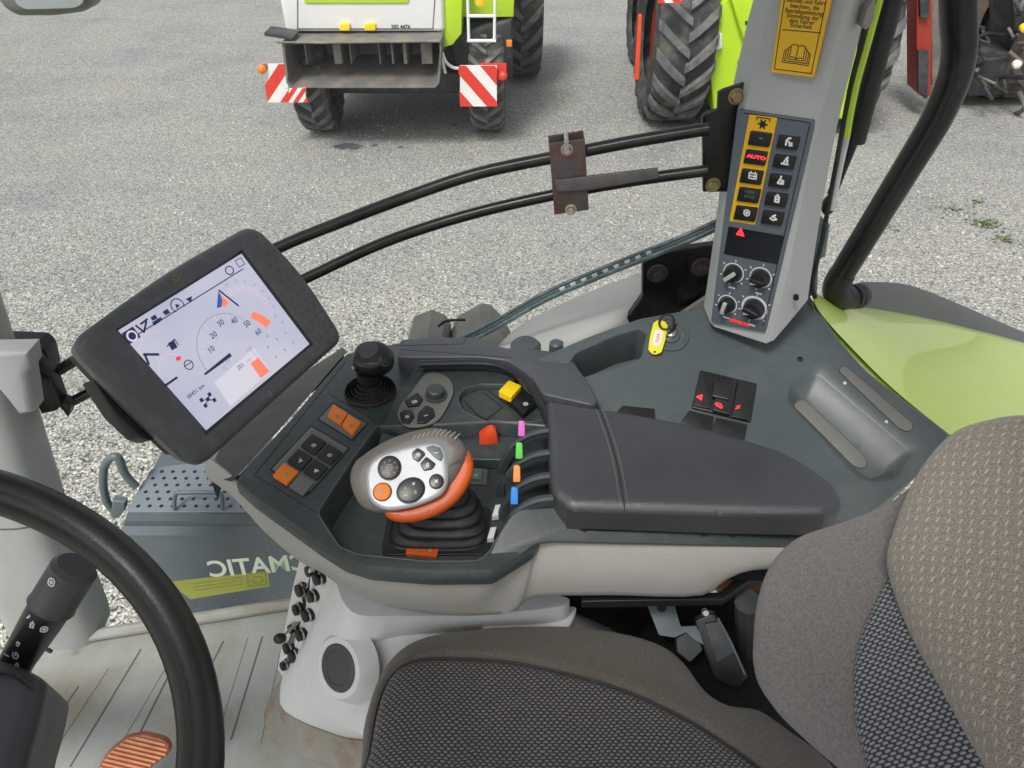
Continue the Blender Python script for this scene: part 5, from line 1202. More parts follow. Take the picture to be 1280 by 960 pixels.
# ================================================================ SMALL JOYSTICK
js = thing('joystick', 'small black joystick with a ball shaped knob and round ribbed gaiter', 'joystick', tuple(cf0.w(*cf0.px(465, 488))))
u, v = cf0.px(463, 490, .0); bo = cf0.w(u, v, 0)
build('gaiter', lathe(MB(), bo, (0, 0, 1), [(.0475, 0), (.0475, .004), (.0450, .008), (.0425, .001), (.040, .010), (.0365, .002), (.034, .014), (.030, .006), (.028, .019), (.0235, .011), (.022, .026), (.018, .018), (.020, .034), (.020, .048)], 34), M['rubber'], js)
kc = PD(466, 449, .795)
L = []
ax = np.array((0.0, -.25, 1)); ax /= np.linalg.norm(ax); e1 = np.array((1, 0, 0.)); e2 = np.cross(ax, e1)
for h_, rx, ry in ((-.034, .010, .010), (-.026, .013, .012), (-.020, .021, .018), (-.010, .0285, .024), (0, .0305, .026), (.009, .0295, .0252), (.0135, .0262, .0224), (.0155, .020, .0175), (.0165, .010, .009)):
    L.append([kc + ax * h_ * 1.25 + e1 * rx * 1.2 * (1 + .07 * math.cos(3 * a + .6)) * math.copysign(abs(math.cos(a)) ** .8, math.cos(a)) + e2 * ry * 1.25 * (1 + .05 * math.cos(4 * a)) * math.copysign(abs(math.sin(a)) ** .8, math.sin(a)) for a in np.linspace(0, 2 * math.pi, 28, endpoint=False)])
build('knob', loft(MB(), L), M['key'], js, ang=60)
kfm = Frame(kc + ax * .0125, e1, e2)
build('top_pad', pr(Frame(kc + ax * .0185, e1, e2), smooth([(-.022, .004), (-.012, .018), (.006, .019), (.012, .004), (.004, -.012), (-.014, -.014)], 4), 0, .0035, .0015), M['wheelp'], js)
tt = F3(kc, kc + e1, kc + e2)
u, v = kfm.px(479, 447, .008); build('thumb_button', lathe(MB(), kfm.w(u, v, -.004), ax * .8 + np.array((.35, -.45, 0)), [(.0105, 0), (.0105, .0085), (.0075, .0095), (.007, .0075), (.003, .008)], 22), M['black'], js)
u, v = kfm.px(459, 436, .008); build('light_mark', pr(Frame(kfm.w(u, v, .0065), e1, e2), roundc([(-.009, .002), (.008, -.004), (.009, -.0005), (-.007, .0055)], .001), 0, .001), M['dwhite'], js)
build('side_button', lathe(MB(), kc + np.array((-.026, -.022, .0)), (-.7, -.7, .1), [(.008, 0), (.008, .004), (.005, .005)], 18), M['black'], js)
build('button_mark', lathe(MB(), kc + np.array((-.0305, -.0265, .0005)), (-.7, -.7, .1), [(.0035, 0), (.003, .0015)], 8), M['dwhite'], js)

# ================================================================ MULTI FUNCTION DRIVE LEVER
dl = thing('drive_lever', 'beige grey drive lever with a silver button face, orange collar and black ribbed gaiter', 'lever', tuple(bfz.w(*bfz.px(545, 665))))
hc = PD(513, 592, .775); toeye = EYE - hc; toeye /= np.linalg.norm(toeye)
nf = toeye * .9 + np.array((-.10, -.05, .42)); nf /= np.linalg.norm(nf)
uu = np.array((1, 0, 0.)); uu = uu - nf * (uu @ nf); hf_ = Frame(hc, uu, np.cross(nf, uu))
def H(L, h=0.0): return [hf_.px(p[0], p[1], h) for p in L]
head = ccw(smooth(H([(437, 603), (441, 580), (456, 566), (480, 551), (505, 541), (535, 534), (560, 537), (576, 549), (584, 563), (579, 580), (570, 597), (557, 612), (535, 625), (505, 636), (475, 640), (450, 631)]), 4))
o_, u_ = puff(hf_, head, T=-.008, B=.018, R=.020, step=.004, side=.018, expo=2.0, base_inset=.008)[0]
hdm = build('grip', o_, M['taupe'], dl, ang=60)
face = ccw(smooth(H([(457, 598), (461, 580), (474, 568), (500, 559), (530, 553), (548, 553), (557, 562), (560, 580), (560, 602), (552, 618), (530, 629), (505, 636), (480, 637), (462, 624)], .010), 4))
fo_, fu_ = puff(hf_, face, T=.0085, B=.0035, R=.006, step=.004, side=.004)[0]; fcp = build('silver_face', fo_, M['silver'], dl, ang=60)
HF = .012
def dialp(cx, cy, rx, ry, rot, m, nm, ring=True, hh=.003):
    u, v = hf_.px(cx, cy, HF); s = .00106
    if ring: build(nm + '_surround', pr(hf_, disc(u, v, rx * s * 1.12, 30, ry * s * 1.12, rot), HF - .002, HF + .001, .0006), M['black'], fcp)
    return build(nm, pr(hf_, disc(u, v, rx * s, 30, ry * s, rot), HF - .001, HF + hh, .0012), M[m], fcp), (u, v)
k1, c1 = dialp(487, 585, 14.5, 15.5, 0, 'key', 'mode_dial'); glyph(hf_, c1[0], c1[1], .008, 'g', M['dwhite'], k1, HF + .0031, .12)
mb = MB(); [prism(mb, hf_, disc(c1[0] + .0105 * math.cos(a), c1[1] + .0105 * math.sin(a), .0011, 6), HF + .003, HF + .0034) for a in np.linspace(0, 6.28, 9)[:-1]]; build('dots', mb, M['dwhite'], k1)
mb = MB(); prism(mb, hf_, disc(c1[0] - .001, c1[1] - .0085, .0014, 8), HF + .003, HF + .0037); build('red_dot', mb, M['redp'], k1)
k2, c2 = dialp(478, 615, 11.5, 11.5, 0, 'orange', 'orange_button', True); glyph(hf_, c2[0], c2[1], .006, 'g', M['dwhite'], k2, HF + .0031, .12)
k3, c3 = dialp(513.5, 613, 18, 15.5, .55, 'key', 'rocker_pad')
for dx, dy, mm, g_ in ((-.008, .002, 'dwhite', 'g'), (.004, .009, 'pale', 'x'), (-.006, -.008, 'yellow', 'm'), (.007, -.003, 'dwhite', 'd')): glyph(hf_, c3[0] + dx, c3[1] + dy, .0034, g_, M[mm], k3, HF + .0031, .35)
k4, c4 = dialp(545.5, 602, 9, 9.5, 0, 'key', 'round_button'); glyph(hf_, c4[0], c4[1], .005, 'x', M['white'], k4, HF + .0031, .25)
for P, g_, mm in ((((515, 566), (522, 560), (529, 564), (532, 568), (523, 578), (516, 574)), 'g', 'key'), (((532, 560), (541, 557), (550, 560), (554, 570), (551, 577), (543, 572)), 'm', 'rail'), (((525, 580), (533, 571), (545, 580), (540, 587), (530, 589)), 'd', 'key')):
    kk = build('button', pr(hf_, roundc(H(P, HF), .0025), HF - .001, HF + .003, .0012), M[mm], fcp); c = np.mean(np.array(H(P, HF + .003)), 0); glyph(hf_, c[0], c[1], .0045, g_, M['white'], kk, HF + .0031, .22)
# ribbed thumb rest at the top
mb = MB()
for i in range(10):
    t = i / 9; x = 519 + t * 52; ytop = 541 - 6 * math.sin(math.pi * t * .9) + t * 3
    a, b = hf_.px(x - 3, ytop + 9 - t * 1.5, .008), hf_.px(x + 4, ytop + 0, .001); hh = .009 if i else .009
    tube(mb, [hf_.w(a[0], a[1], .0095), hf_.w((a[0] + b[0]) / 2, (a[1] + b[1]) / 2, .008), hf_.w(b[0], b[1], .0015)], .0008, 6)
build('ribbed_rest', mb, mat('ribbed_rest_white', C('b0aaa0'), .45, grain=0), dl)
rb = MB(); ribbon(rb, hf_, H([(561, 583), (586, 568)], .0105), .0009, .0085, .0106); build('grip_seam', rb, M['black'], dl)
# orange collar under the head, following the lower right edge
col = ccw(smooth(H([(480, 636), (510, 630), (540, 615), (558, 600), (568, 580), (580, 560), (589, 566), (592, 584), (587, 602), (574, 622), (556, 637), (534, 647), (508, 652), (486, 648)], -.006), 3))
o_, u_ = puff(hf_, col, T=-.016, B=.012, R=.008, step=.004, side=.016, base_inset=.004)[0]; build('orange_collar', o_, M['orange2'], dl, ang=60)
# gaiter: rounded square sections from the bay floor up to the neck
b0 = bfz.w(*bfz.px(547, 664)); nk = hc - nf * .034 + np.array((.030, .004, -.004)); L = []
b0 = b0 + np.array((0, .0, 0))
nk_ = 40
def rsq(c, hx, hy, n=36, e=.5, ux=np.array((1, 0, 0.)), uy=np.array((0, 1, 0.))):
    return [c + ux * hx * math.copysign(abs(math.cos(t)) ** e, math.cos(t)) + uy * hy * math.copysign(abs(math.sin(t)) ** e, math.sin(t)) for t in [2 * math.pi * i / n for i in range(n)]]
for i in range(nk_ + 1):
    t = i / nk_; ph = t * 6.0; fold = abs((ph % 1) - .5) * 2; c = b0 * (1 - t) + nk * t + np.array((.012 * math.sin(math.pi * t), 0, 0))
    hx = (.078 * (1 - t) + .034 * t) - .006 * fold * (t > .04); hy = (.044 * (1 - t) + .028 * t) - .005 * fold * (t > .04)
    L.append(rsq(c + np.array((0, 0, .0 if t > .04 else 0)), hx, hy, e=.5 + .35 * t))
build('gaiter', loft(MB(), L), M['rubber'], dl, ang=60)
build('gaiter_frame', pr(bfz, roundc([(b0[0] + a * .082 - bfz.o[0], b0[1] + b * .049 - bfz.o[1]) for a, b in ((-1, -1), (1, -1), (1, 1), (-1, 1))], .012), 0, .003, .001), M['black'], dl)

# ================================================================ TERMINAL (monitor)
mo = thing('terminal', 'dark grey touch terminal mounted on the bars, its display showing gauges', 'monitor', (-.30, .80, CAMZ - .56))
c_ = [np.array(v) + np.array((0, 0, CAMZ)) for v in ((-.41783, .66410, -.44665), (-.33838, .84202, -.45078), (-.26961, .82215, -.57472), (-.34906, .64424, -.57059))]
mfr = Frame(c_[3], c_[2] - c_[3], c_[0] - c_[3])
if mfr.n @ (EYE - mfr.o) < 0: mfr = Frame(mfr.o, mfr.u, -mfr.v)
def W(L, h=0.0): return [mfr.px(p[0], p[1], h) for p in L]
hous = ccw(roundc(W([(84, 430), (200, 345), (313, 281), (372, 340), (427, 425), (345, 497), (243, 590), (158, 510)], -.004), [.02, .2, .022, .2, .022, .2, .024, .2], 7))
screen = ccw(W([(148, 413), (302, 317), (387, 430), (258, 538)], .004))
scr_o = ccw(W([(144, 412), (303, 312), (392, 430), (258, 544)], .007))
H_, D_ = .008, .012
r_ = puff(mfr, hous, T=-.004, B=.011, R=.012, step=.008, side=.022, base_inset=.006, splits=[scr_o], expo=2.2)
build('bezel', r_[0][0], M['monitor'], mo, ang=55)
# chamfered frame down to the glass
n = 4; a4 = [mfr.w(p[0], p[1], .0070) for p in scr_o]; b4 = [mfr.w(p[0], p[1], .0035) for p in screen]
fm = MB(); fm.add(a4 + b4, [(j, (j + 1) % 4, 4 + (j + 1) % 4, 4 + j) for j in range(4)]); build('screen_surround', fm, M['black'], mo)
def scr_mat():
    g = NG('lcd_backlight'); b = g.b; n1 = g.noise(6, 2); c = g.ramp(n1, [(.3, C('bfc3dd')), (.7, C('dbdae8'))])
    b.inputs['Base Color'].default_value = (.12, .12, .14, 1); b.inputs['Roughness'].default_value = .25
    g.link(c, b.inputs['Emission Color']); b.inputs['Emission Strength'].default_value = .47; return g.m
mb = MB(); mb.add([mfr.w(p[0], p[1], .0036) for p in screen], [(0, 1, 2, 3)]); dsp = build('screen', mb, scr_mat(), mo)
back = ccw(roundc(W([(100, 470), (170, 560), (185, 553), (250, 600), (300, 560), (330, 500), (300, 300), (180, 380)], -.03), .02))
build('rear_housing', pr(mfr, offset(ccw(hous), .018), -.060, -.024, .01), M['black'], mo)
build('lower_grip', pr(mfr, ccw(roundc(W([(112, 474), (130, 474), (205, 545), (186, 552), (172, 548), (142, 520)], -.03), .006)), -.05, -.026, .006), M['black'], mo)
build('mount_arm', tube(MB(), [mfr.w(*mfr.px(262, 440), -.055), mfr.w(*mfr.px(262, 440), -.09), PY(270, 352, 1.13)], .022, 14), M['black'], mo)
# dots (small dimples) on the bezel right side
mb = MB(); rr_ = random.Random(2); hp_ = np.array(offset(hous, .010)); sp_ = np.array(offset(scr_o, -.006))
for gx in np.arange(-.1, .35, .0125):
    for gy in np.arange(-.1, .25, .0125):
        p = np.array([(gx + (.006 if int(round(gy / .0125)) % 2 else 0), gy)])
        if inside(hp_, p)[0] and not inside(sp_, p)[0] and p[0][0] > .205: lathe(mb, mfr.w(p[0][0], p[0][1], .0066), mfr.n, [(.0014, 0), (.0011, .0006)], 7)
stuff(build('dimples', mb, M['black'], mo))
# contents of the display, laid out in display coordinates 0..1
SW, SH = float(np.linalg.norm(c_[2] - c_[3])), float(np.linalg.norm(c_[0] - c_[3]))
def q_(px, py): return mfr.px(px, py, .004)
Hs = .0038
inkd = mat('screen_ink', C('23264a'), .5, wear=0, grain=0, emit=C('23264a'), estr=.4); inkg = mat('screen_grey', C('8a8aa0'), .5, wear=0, grain=0, emit=C('9a9ab0'), estr=.35)
inko = mat('screen_orange', C('e07058'), .5, wear=0, grain=0, emit=C('e87860'), estr=.5); inkr = mat('screen_red', C('e03050'), .5, wear=0, grain=0, emit=C('e03050'), estr=.5); inkl = mat('screen_light', C('40404a'), .5, wear=0, grain=0, emit=C('e2dcea'), estr=.56); inkp = mat('screen_pink', C('d9a9b8'), .5, wear=0, grain=0, emit=C('d9b2c4'), estr=.45)
inkb = mat('screen_blue', C('34509a'), .5, wear=0, grain=0, emit=C('34509a'), estr=.4)
def sline(L, w=.0012, closed=False, h=0.0):
    m_ = MB(); ribbon(m_, mfr, [q_(*p) for p in L], w, Hs + h, Hs + h + .0002, closed); return m_
def sfill(L, h=0.0): return pr(mfr, [q_(*p) for p in L], Hs + h, Hs + h + .0002)
build('light_field', sfill([(268, 478), (318, 435), (338, 464), (288, 508)], -.0001), inkl, dsp)
mb = sline([(158, 427), (304, 336)], .0012); build('menu_line', mb, inkd, dsp)
mb = MB()
build('menu_tile', sfill([(152, 417), (166, 408), (176, 421), (161, 431)]), inkd, dsp); u, v = q_(165, 420); mb = MB(); prism(mb, mfr, disc(u, v, .0062, 18), Hs + .0002, Hs + .0005); build('menu_ring', mb, inkl, dsp); mb = MB(); prism(mb, mfr, disc(u, v, .0042, 18), Hs + .0005, Hs + .0007); build('menu_dot', mb, inkd, dsp)
mb = sline([(170, 407), (180, 415), (183, 402)], .0022); mb.merge(sline([(176, 405), (184, 399)], .0022)); mb.merge(sfill([(190, 403), (201, 396), (203, 400), (193, 407)])); mb.merge(sfill([(188, 397), (194, 393), (197, 398), (191, 401)])); mb.merge(sfill([(203, 390), (209, 386), (213, 391), (207, 394)])); mb.merge(sfill([(232, 374), (240, 370), (239, 378)])); mb.merge(sfill([(219, 380), (225, 381), (221, 386)])); build('menu_icons', mb, inkd, dsp)
mb = MB(); u, v = q_(222, 382); ribbon(mb, mfr, [(u + .008 * math.cos(a), v + .008 * math.sin(a)) for a in np.linspace(-.6, 3.8, 14)], .0012, Hs, Hs + .0002); u, v = q_(287, 338); ribbon(mb, mfr, [(u + .006 * math.cos(a), v + .005 * math.sin(a)) for a in np.linspace(0, 6.28, 12)], .0013, Hs, Hs + .0002); mb.merge(sline([(294, 326), (301, 322), (306, 330), (299, 334)], .0009, True)); build('menu_symbols', mb, inkd, dsp)
# big dial
uc, vc = q_(283, 424); pR = [q_(246, 439), q_(263, 388), q_(275, 384), q_(301, 384)]
cen = np.array(q_(288, 436)); R1 = float(np.linalg.norm(np.array(q_(246, 428)) - cen)); ang0 = 0
def arc(c, R, a0, a1, w, n=30, m_=None):
    m_ = m_ or MB(); ribbon(m_, mfr, [(c[0] + R * math.cos(a0 + (a1 - a0) * k / n), c[1] + R * math.sin(a0 + (a1 - a0) * k / n)) for k in range(n + 1)], w, Hs, Hs + .0002); return m_
def angp(c, px, py): d = np.array(q_(px, py)) - np.array(c); return math.atan2(d[1], d[0])
a_s, a_e = angp(cen, 258, 468), angp(cen, 320, 392)
if a_e > a_s: a_e -= 2 * math.pi
mb = arc(cen, R1, a_s, a_e, .0009); build('dial_arc', mb, inkg, dsp)
mb = MB()
for k in range(7):
    a = a_s + (a_e - a_s) * (k + .4) / 7; ribbon(mb, mfr, [(cen[0] + R1 * math.cos(a), cen[1] + R1 * math.sin(a)), (cen[0] + R1 * .82 * math.cos(a), cen[1] + R1 * .82 * math.sin(a))], .0007, Hs, Hs + .0002)
build('dial_ticks', mb, inkp, dsp)
tr_ = math.atan2(*(np.array(q_(302, 317)) - np.array(q_(148, 413)))[::-1])
for s_, x, y in (('10', 264, 437), ('20', 267, 419), ('30', 276, 404), ('40', 293, 401), ('50', 309, 405), ('60', 323, 415), ('10', 283, 356), ('12', 295, 351), ('14', 306, 352), ('16', 318, 356), ('18', 328, 364), ('20', 336, 373), ('22', 342, 383), ('24', 344, 394)):
    u, v = q_(x, y); text('dial_number', mfr, s_, u, v, .0098 if y > 397 and x < 330 else .0048, inkd if y > 397 and x < 330 else inkg, dsp, rot=tr_ , h=Hs + .0001, thick=.0001)
c2_ = np.array(q_(310, 398)); R2 = float(np.linalg.norm(np.array(q_(276, 372)) - c2_)); a0, a1 = angp(c2_, 276, 372), angp(c2_, 338, 394)
if a1 > a0: a1 -= 2 * math.pi
mb = MB()
for k in range(22):
    a = a0 + (a1 - a0) * k / 21; ribbon(mb, mfr, [(c2_[0] + R2 * math.cos(a), c2_[1] + R2 * math.sin(a)), (c2_[0] + R2 * .8 * math.cos(a), c2_[1] + R2 * .8 * math.sin(a))], .0006, Hs, Hs + .0002)
build('small_dial', mb, inkp, dsp)
build('red_zone', sfill([(316, 389), (330, 395), (339, 402), (333, 410), (324, 403), (313, 397)]), inko, dsp)
build('blue_zone', sfill([(273, 364), (281, 378), (276, 384), (271, 385)]), inkb, dsp); build('orange_zone', sfill([(279, 371), (286, 378), (282, 383), (277, 383)], .0001), inko, dsp)
build('needle', sline([(274, 363), (298, 382)], .0022), inkd, dsp)
build('speed_needle', sfill([(255, 467), (287, 441), (290, 445), (257, 469)]), inkd, dsp)
mb = sline([(180, 443), (198, 443)], .0028); mb.merge(sline([(181, 443), (186, 455)], .0026)); mb.merge(sfill([(210, 429), (217, 425), (222, 434), (215, 438)])); mb.merge(sline([(209, 433), (218, 424), (223, 431)], .0012)); mb.merge(sline([(208, 481), (221, 472)], .0026)); build('fuel_symbols', mb, inkd, dsp)
u, v = q_(236, 456); mb = MB(); ribbon(mb, mfr, [(u + .0055 * math.cos(a), v + .0055 * math.sin(a)) for a in np.linspace(0, 6.28, 12)], .001, Hs, Hs + .0002); mb.merge(sline([(231, 458), (240, 452)], .001)); u, v = q_(223, 448); build('circle_symbol', mb, inkd, dsp)
mb = MB(); prism(mb, mfr, disc(u, v, .0035, 10, .0025), Hs, Hs + .0003); build('red_dot', mb, inkr, dsp)
u, v = q_(218, 462); build('small_arc', arc((u, v), .018, tr_ + .6, tr_ + 3.0, .0006, 16), inkp, dsp)
u, v = q_(195, 432); build('small_arc', arc((u, v), .016, tr_ + .6, tr_ + 2.6, .0006, 16), inkp, dsp)
build('orange_bar', sfill([(313, 454), (323, 447), (337, 464), (326, 473)]), inko, dsp); build('bar_frame', sline([(313, 436), (337, 466)], .0007), inkg, dsp)
for s_, x, y, z_, k_ in (('0.0', 285, 452, .005, inkg), ('km/h', 311, 436, .005, inkg), ('201', 301, 458, .0075, inkd), ('min', 311, 450, .005, inkg), ('°C', 281, 460, .006, inkg), ('00451 km', 245, 489, .0065, inkd)):
    u, v = q_(x, y); text('screen_text', mfr, s_, u, v, z_, k_, dsp, rot=tr_, h=Hs + .0001, thick=.0001)
mb = MB()
for x, y in ((252, 500), (262, 493), (257, 507), (268, 500), (260, 499)): u, v = q_(x, y); prism(mb, mfr, [(u - .0022, v - .0022), (u + .0022, v - .0022), (u + .0022, v + .0022), (u - .0022, v + .0022)], Hs, Hs + .0002)
mb.merge(sline([(252, 500), (268, 500)], .0009)); mb.merge(sline([(262, 493), (257, 507)], .0009)); build('axle_symbol', mb, inkd, dsp)
mb = MB()
for x, y in ((335, 434), (346, 424), (357, 416), (345, 446), (356, 437), (366, 428), (334, 420), (353, 403)): u, v = q_(x, y); prism(mb, mfr, disc(u, v, .0016, 8), Hs, Hs + .0002)
build('dots', mb, inkg, dsp)
u, v = mfr.px(219, 348, .007); glyph(mfr, u, v, .006, 'f', mat('bezel_mark', C('6b5f48'), .5, grain=0), mo, .0070, .3, tr_, 'bezel_mark')
u, v = mfr.px(337, 492, .007); glyph(mfr, u, v, .006, 'g', M['keygrey'], mo, .0070, .12, tr_, 'bezel_mark')
# ================================================================ SEAT
st_ = thing('driver_seat', 'grey and brown fabric driver seat with a patterned backrest', 'seat', (.15, .42, CAMZ - 1.35))
cu = FH(1.16)
def U_(L, h=0.0): return [cu.px(p[0], p[1], p[2] if len(p) > 2 else h) for p in L]
o1 = U_([(445, 960), (450, 905), (462, 860), (478, 826), (506, 800), (545, 786), (600, 779), (660, 776), (722, 777), (788, 787), (834, 803), (862, 826), (886, 858), (912, 874), (950, 880), (992, 908), (1040, 945), (1080, 1010)], .01)
o1 = o1 + [(.50, .30), (.50, .05), (-.22, .05), (-.24, .30)]
o1 = ccw(smooth(o1, 3))
s1 = U_([(450, 965), (458, 930), (468, 880), (480, 846), (500, 827), (540, 820), (604, 822), (650, 827), (702, 838), (781, 861), (860, 897), (912, 930), (960, 966), (1010, 1010)], .045)
s1 = s1 + [(.42, .28), (.42, .09), (-.17, .09), (-.185, .28)]
s1 = ccw(smooth(s1, 3))
# keep the seam within the outline
ctr = np.array((.14, .40)); o1a = np.array(o1); s1 = [p if inside(o1a, np.array([p]))[0] else ctr + (p - ctr) * .94 for p in s1]
rs = puff(cu, o1, T=-.035, B=.075, R=.075, step=.0085, side=.05, splits=[s1], seam=.010, seamw=.006, hf=lambda x, y, d: .008 * np.sin(np.clip(d, 0, .3) * 9), expo=2.2)
build('cushion_bolster', rs[0][0], M['velbrown'], st_, ang=80, uv=rs[0][1])
build('cushion_insert', rs[1][0], M['weave_seat'], st_, ang=80, uv=rs[1][1])
sA = np.array(ccw(resample(s1, .012))); oA = np.array(ccw(resample(o1, .0085))); dd_ = dist(oA, sA); tt_ = np.clip(dd_ / .075, 0, 1)
hh_ = -.035 + .075 * np.power(np.clip(1 - np.power(1 - tt_, 2.2), 0, 1), 1 / 2.2) + .008 * np.sin(np.clip(dd_, 0, .3) * 9) - .0085
pp_ = [cu.w(p[0], p[1], h) for p, h in zip(sA, hh_)]; build('piping', tube(MB(), pp_ + [pp_[0]], .0023, 8, cap=False), M['black'], st_)
base_ = [np.array(p) for p in offset(ccw(o1), .05)]
build('cushion_pan', pr(FH(1.30), base_, -.06, .08), M['black'], st_)
build('gap_shade_block', pr(FH(1.38), [(.24, .15), (.62, .15), (.62, .80), (.50, .86), (.24, .86)], -.115, .13, .01), M['black'], st_)  # black block put in as the shade between cushion and backrest
# front centre welt at the bottom of the view
# backrest bolster wing
wf_ = F3(PX(960, 720, 1.02), PX(1140, 640, .93), PX(1010, 960, .80))
if wf_.n @ (EYE - wf_.o) < 0: wf_ = Frame(wf_.o, wf_.u, -wf_.v)
wing = ccw(smooth([wf_.px(*p) for p in ((940, 845), (938, 800), (944, 750), (962, 706), (1000, 670), (1062, 648), (1120, 622), (1160, 585), (1230, 560), (1290, 640), (1290, 1100), (1140, 1080), (1060, 975), (1010, 925), (965, 885))], 4))
rw = puff(wf_, wing, T=-.02, B=.045, R=.05, step=.009, side=.05, expo=2.1)
build('backrest_bolster', rw[0][0], M['velour'], st_, ang=80, uv=rw[0][1])
bfm = Frame(wf_.o + wf_.n * .030, wf_.u, wf_.v)
bl = ccw(smooth([bfm.px(*p) for p in ((1150, 690), (1112, 712), (1092, 748), (1073, 790), (1063, 840), (1065, 900), (1078, 960), (1090, 1080), (1200, 1110), (1330, 1080), (1330, 760), (1240, 690))], 4))
rb_ = puff(bfm, bl, T=-.012, B=.018, R=.014, step=.006, side=.01, expo=2)
build('backrest_side_insert', rb_[0][0], M['weave_blue'], st_, ang=80, uv=rb_[0][1])
# main centre panel, nearer the eye
cfm = F3(PX(1110, 680, .86), PX(1300, 530, .80), PX(1210, 960, .66))
if cfm.n @ (EYE - cfm.o) < 0: cfm = Frame(cfm.o, cfm.u, -cfm.v)
cp_ = ccw(smooth([cfm.px(*p) for p in ((1101, 712), (1108, 668), (1130, 612), (1160, 566), (1196, 534), (1240, 518), (1290, 512), (1420, 515), (1600, 560), (1700, 800), (1600, 1150), (1320, 1120), (1215, 950), (1170, 868), (1126, 786))], 4))
rc = puff(cfm, cp_, T=-.03, B=.055, R=.055, step=.009, side=.045, expo=2.2)
build('backrest_centre', rc[0][0], M['dash'], st_, ang=80, uv=rc[0][1])

# ---- seat belt buckle, hinge bracket and dark frame beside the seat
bk_ = thing('seat_hinge_bracket', 'pale steel bracket and dark hinge behind the seat cushion', 'bracket', tuple(PD(840, 860, 1.25)))
fk = F3(PY(812, 752, .80), PY(848, 752, .80), PY(848, 805, .74))
if fk.n @ (EYE - fk.o) < 0: fk = Frame(fk.o, fk.u, -fk.v)
def Fk(L, h=0.0): return [fk.px(*p, h) for p in L]
build('belt_plate', pr(fk, roundc(Fk([(808, 753), (842, 752), (851, 783), (872, 782), (880, 806), (868, 800), (858, 790), (844, 797), (824, 794)]), .003), -.004, 0, .001), M['rail'], bk_)
build('plate_hole', pr(fk, disc(*fk.px(827, 759), .0085, 18), 0, .0012), M['black'], bk_)
fk2 = F3(PY(870, 775, .77), PY(905, 770, .77), PY(930, 850, .70))
if fk2.n @ (EYE - fk2.o) < 0: fk2 = Frame(fk2.o, fk2.u, -fk2.v)
build('hinge_arm', pr(fk2, roundc([fk2.px(*p) for p in ((868, 776), (892, 766), (908, 786), (936, 848), (922, 862), (893, 850), (878, 808))], .006), -.02, 0, .003), M['black'], bk_)
build('hinge_plate', pr(fk2, roundc([fk2.px(*p, .004) for p in ((880, 780), (900, 776), (918, 815), (896, 828))], .003), 0, .005, .001), M['machine'], bk_)
build('hinge_edge', tube(MB(), [fk2.w(*fk2.px(*p), .003) for p in ((897, 772), (912, 800), (930, 842))], .0022, 8), M['flatbar'], bk_)
for x, y in ((881, 765), (891, 739), (773, 744)): build('bolt', lathe(MB(), PY(x, y, .78), (0, -1, .8), [(.007, 0), (.007, .006), (.005, .008)], 12), M['steel'], bk_)
build('buckle', pr(fk, roundc(Fk([(845, 798), (866, 786), (878, 812), (862, 828), (846, 815)], -.01), .003), -.02, -.006, .003), M['machine'], bk_)
build('hinge_disc', lathe(MB(), PY(915, 782, .86), (0, -1, .9), [(.028, 0), (.028, .003)], 24), M['pale'], bk_)
build('floor_strut', tube(MB(), [PD(935, 752, 1.05), PD(935, 850, 1.4)], .022, 10), M['machine'], bk_)
fm = thing('suspension_frame', 'dark steel seat suspension frame, its black plate standing in for the shaded gap under the armrest shell', 'frame', tuple(PD(800, 760, 1.3)))
build('gap_shade_plate', pr(FV(.86), [FV(.86).px(*p) for p in ((600, 745), (1080, 745), (1080, 1250), (600, 1250))], -.10, 0), mat('gap_shade_black', C('141414'), .7, grain=0), fm)  # black sheet standing in for the shaded gap below the armrest
build('top_rail', pr(FH(1.0), [FH(1.0).px(*p) for p in ((728, 742), (900, 738), (930, 712), (1080, 705), (1080, 716), (940, 722), (905, 747), (728, 750))], -.02, -.004, .002), M['black'], fm)
bb = FV(.80); build('brown_block', pr(bb, [bb.px(*p) for p in ((892, 742), (906, 720), (918, 714), (990, 718), (975, 738), (960, 740))], -.03, 0, .003), mat('brown_grease', C('6d4a2c'), .5, wear=.4, wscale=30), fm)

# ================================================================ PALE SEAT CONSOLE FOOT
pd_ = thing('seat_pedestal', 'pale grey plastic seat pedestal cover with a round black cap', 'pedestal', tuple(PD(430, 900, 1.5)))
def ring_px(L, drop): return [PD(x, y, drop) for x, y in L]
top_r = smooth(ring_px([(418, 728), (440, 722), (520, 745), (600, 765), (720, 745), (730, 800), (640, 830), (520, 850), (450, 770)], 1.16), 4)
def rng_loop(L, drop): return smooth([PD(x, y, drop) for x, y in L], 5)
Ls = [rng_loop([(420, 722), (438, 716), (500, 732), (600, 745), (700, 745), (700, 758), (600, 768), (500, 770), (440, 765)], 1.10),
      rng_loop([(404, 752), (430, 735), (500, 750), (600, 765), (700, 760), (700, 785), (600, 790), (500, 795), (425, 810)], 1.18),
      rng_loop([(376, 822), (400, 780), (500, 780), (620, 800), (760, 780), (790, 870), (640, 950), (500, 940), (410, 885)], 1.30),
      rng_loop([(352, 866), (385, 812), (500, 800), (620, 820), (760, 800), (800, 900), (640, 990), (492, 930), (424, 916)], 1.40),
      rng_loop([(350, 880), (386, 822), (500, 806), (620, 830), (760, 820), (800, 920), (640, 1010), (496, 934), (420, 918)], 1.43)]
build('cover', loft(MB(), Ls), M['pale'], pd_, ang=50)
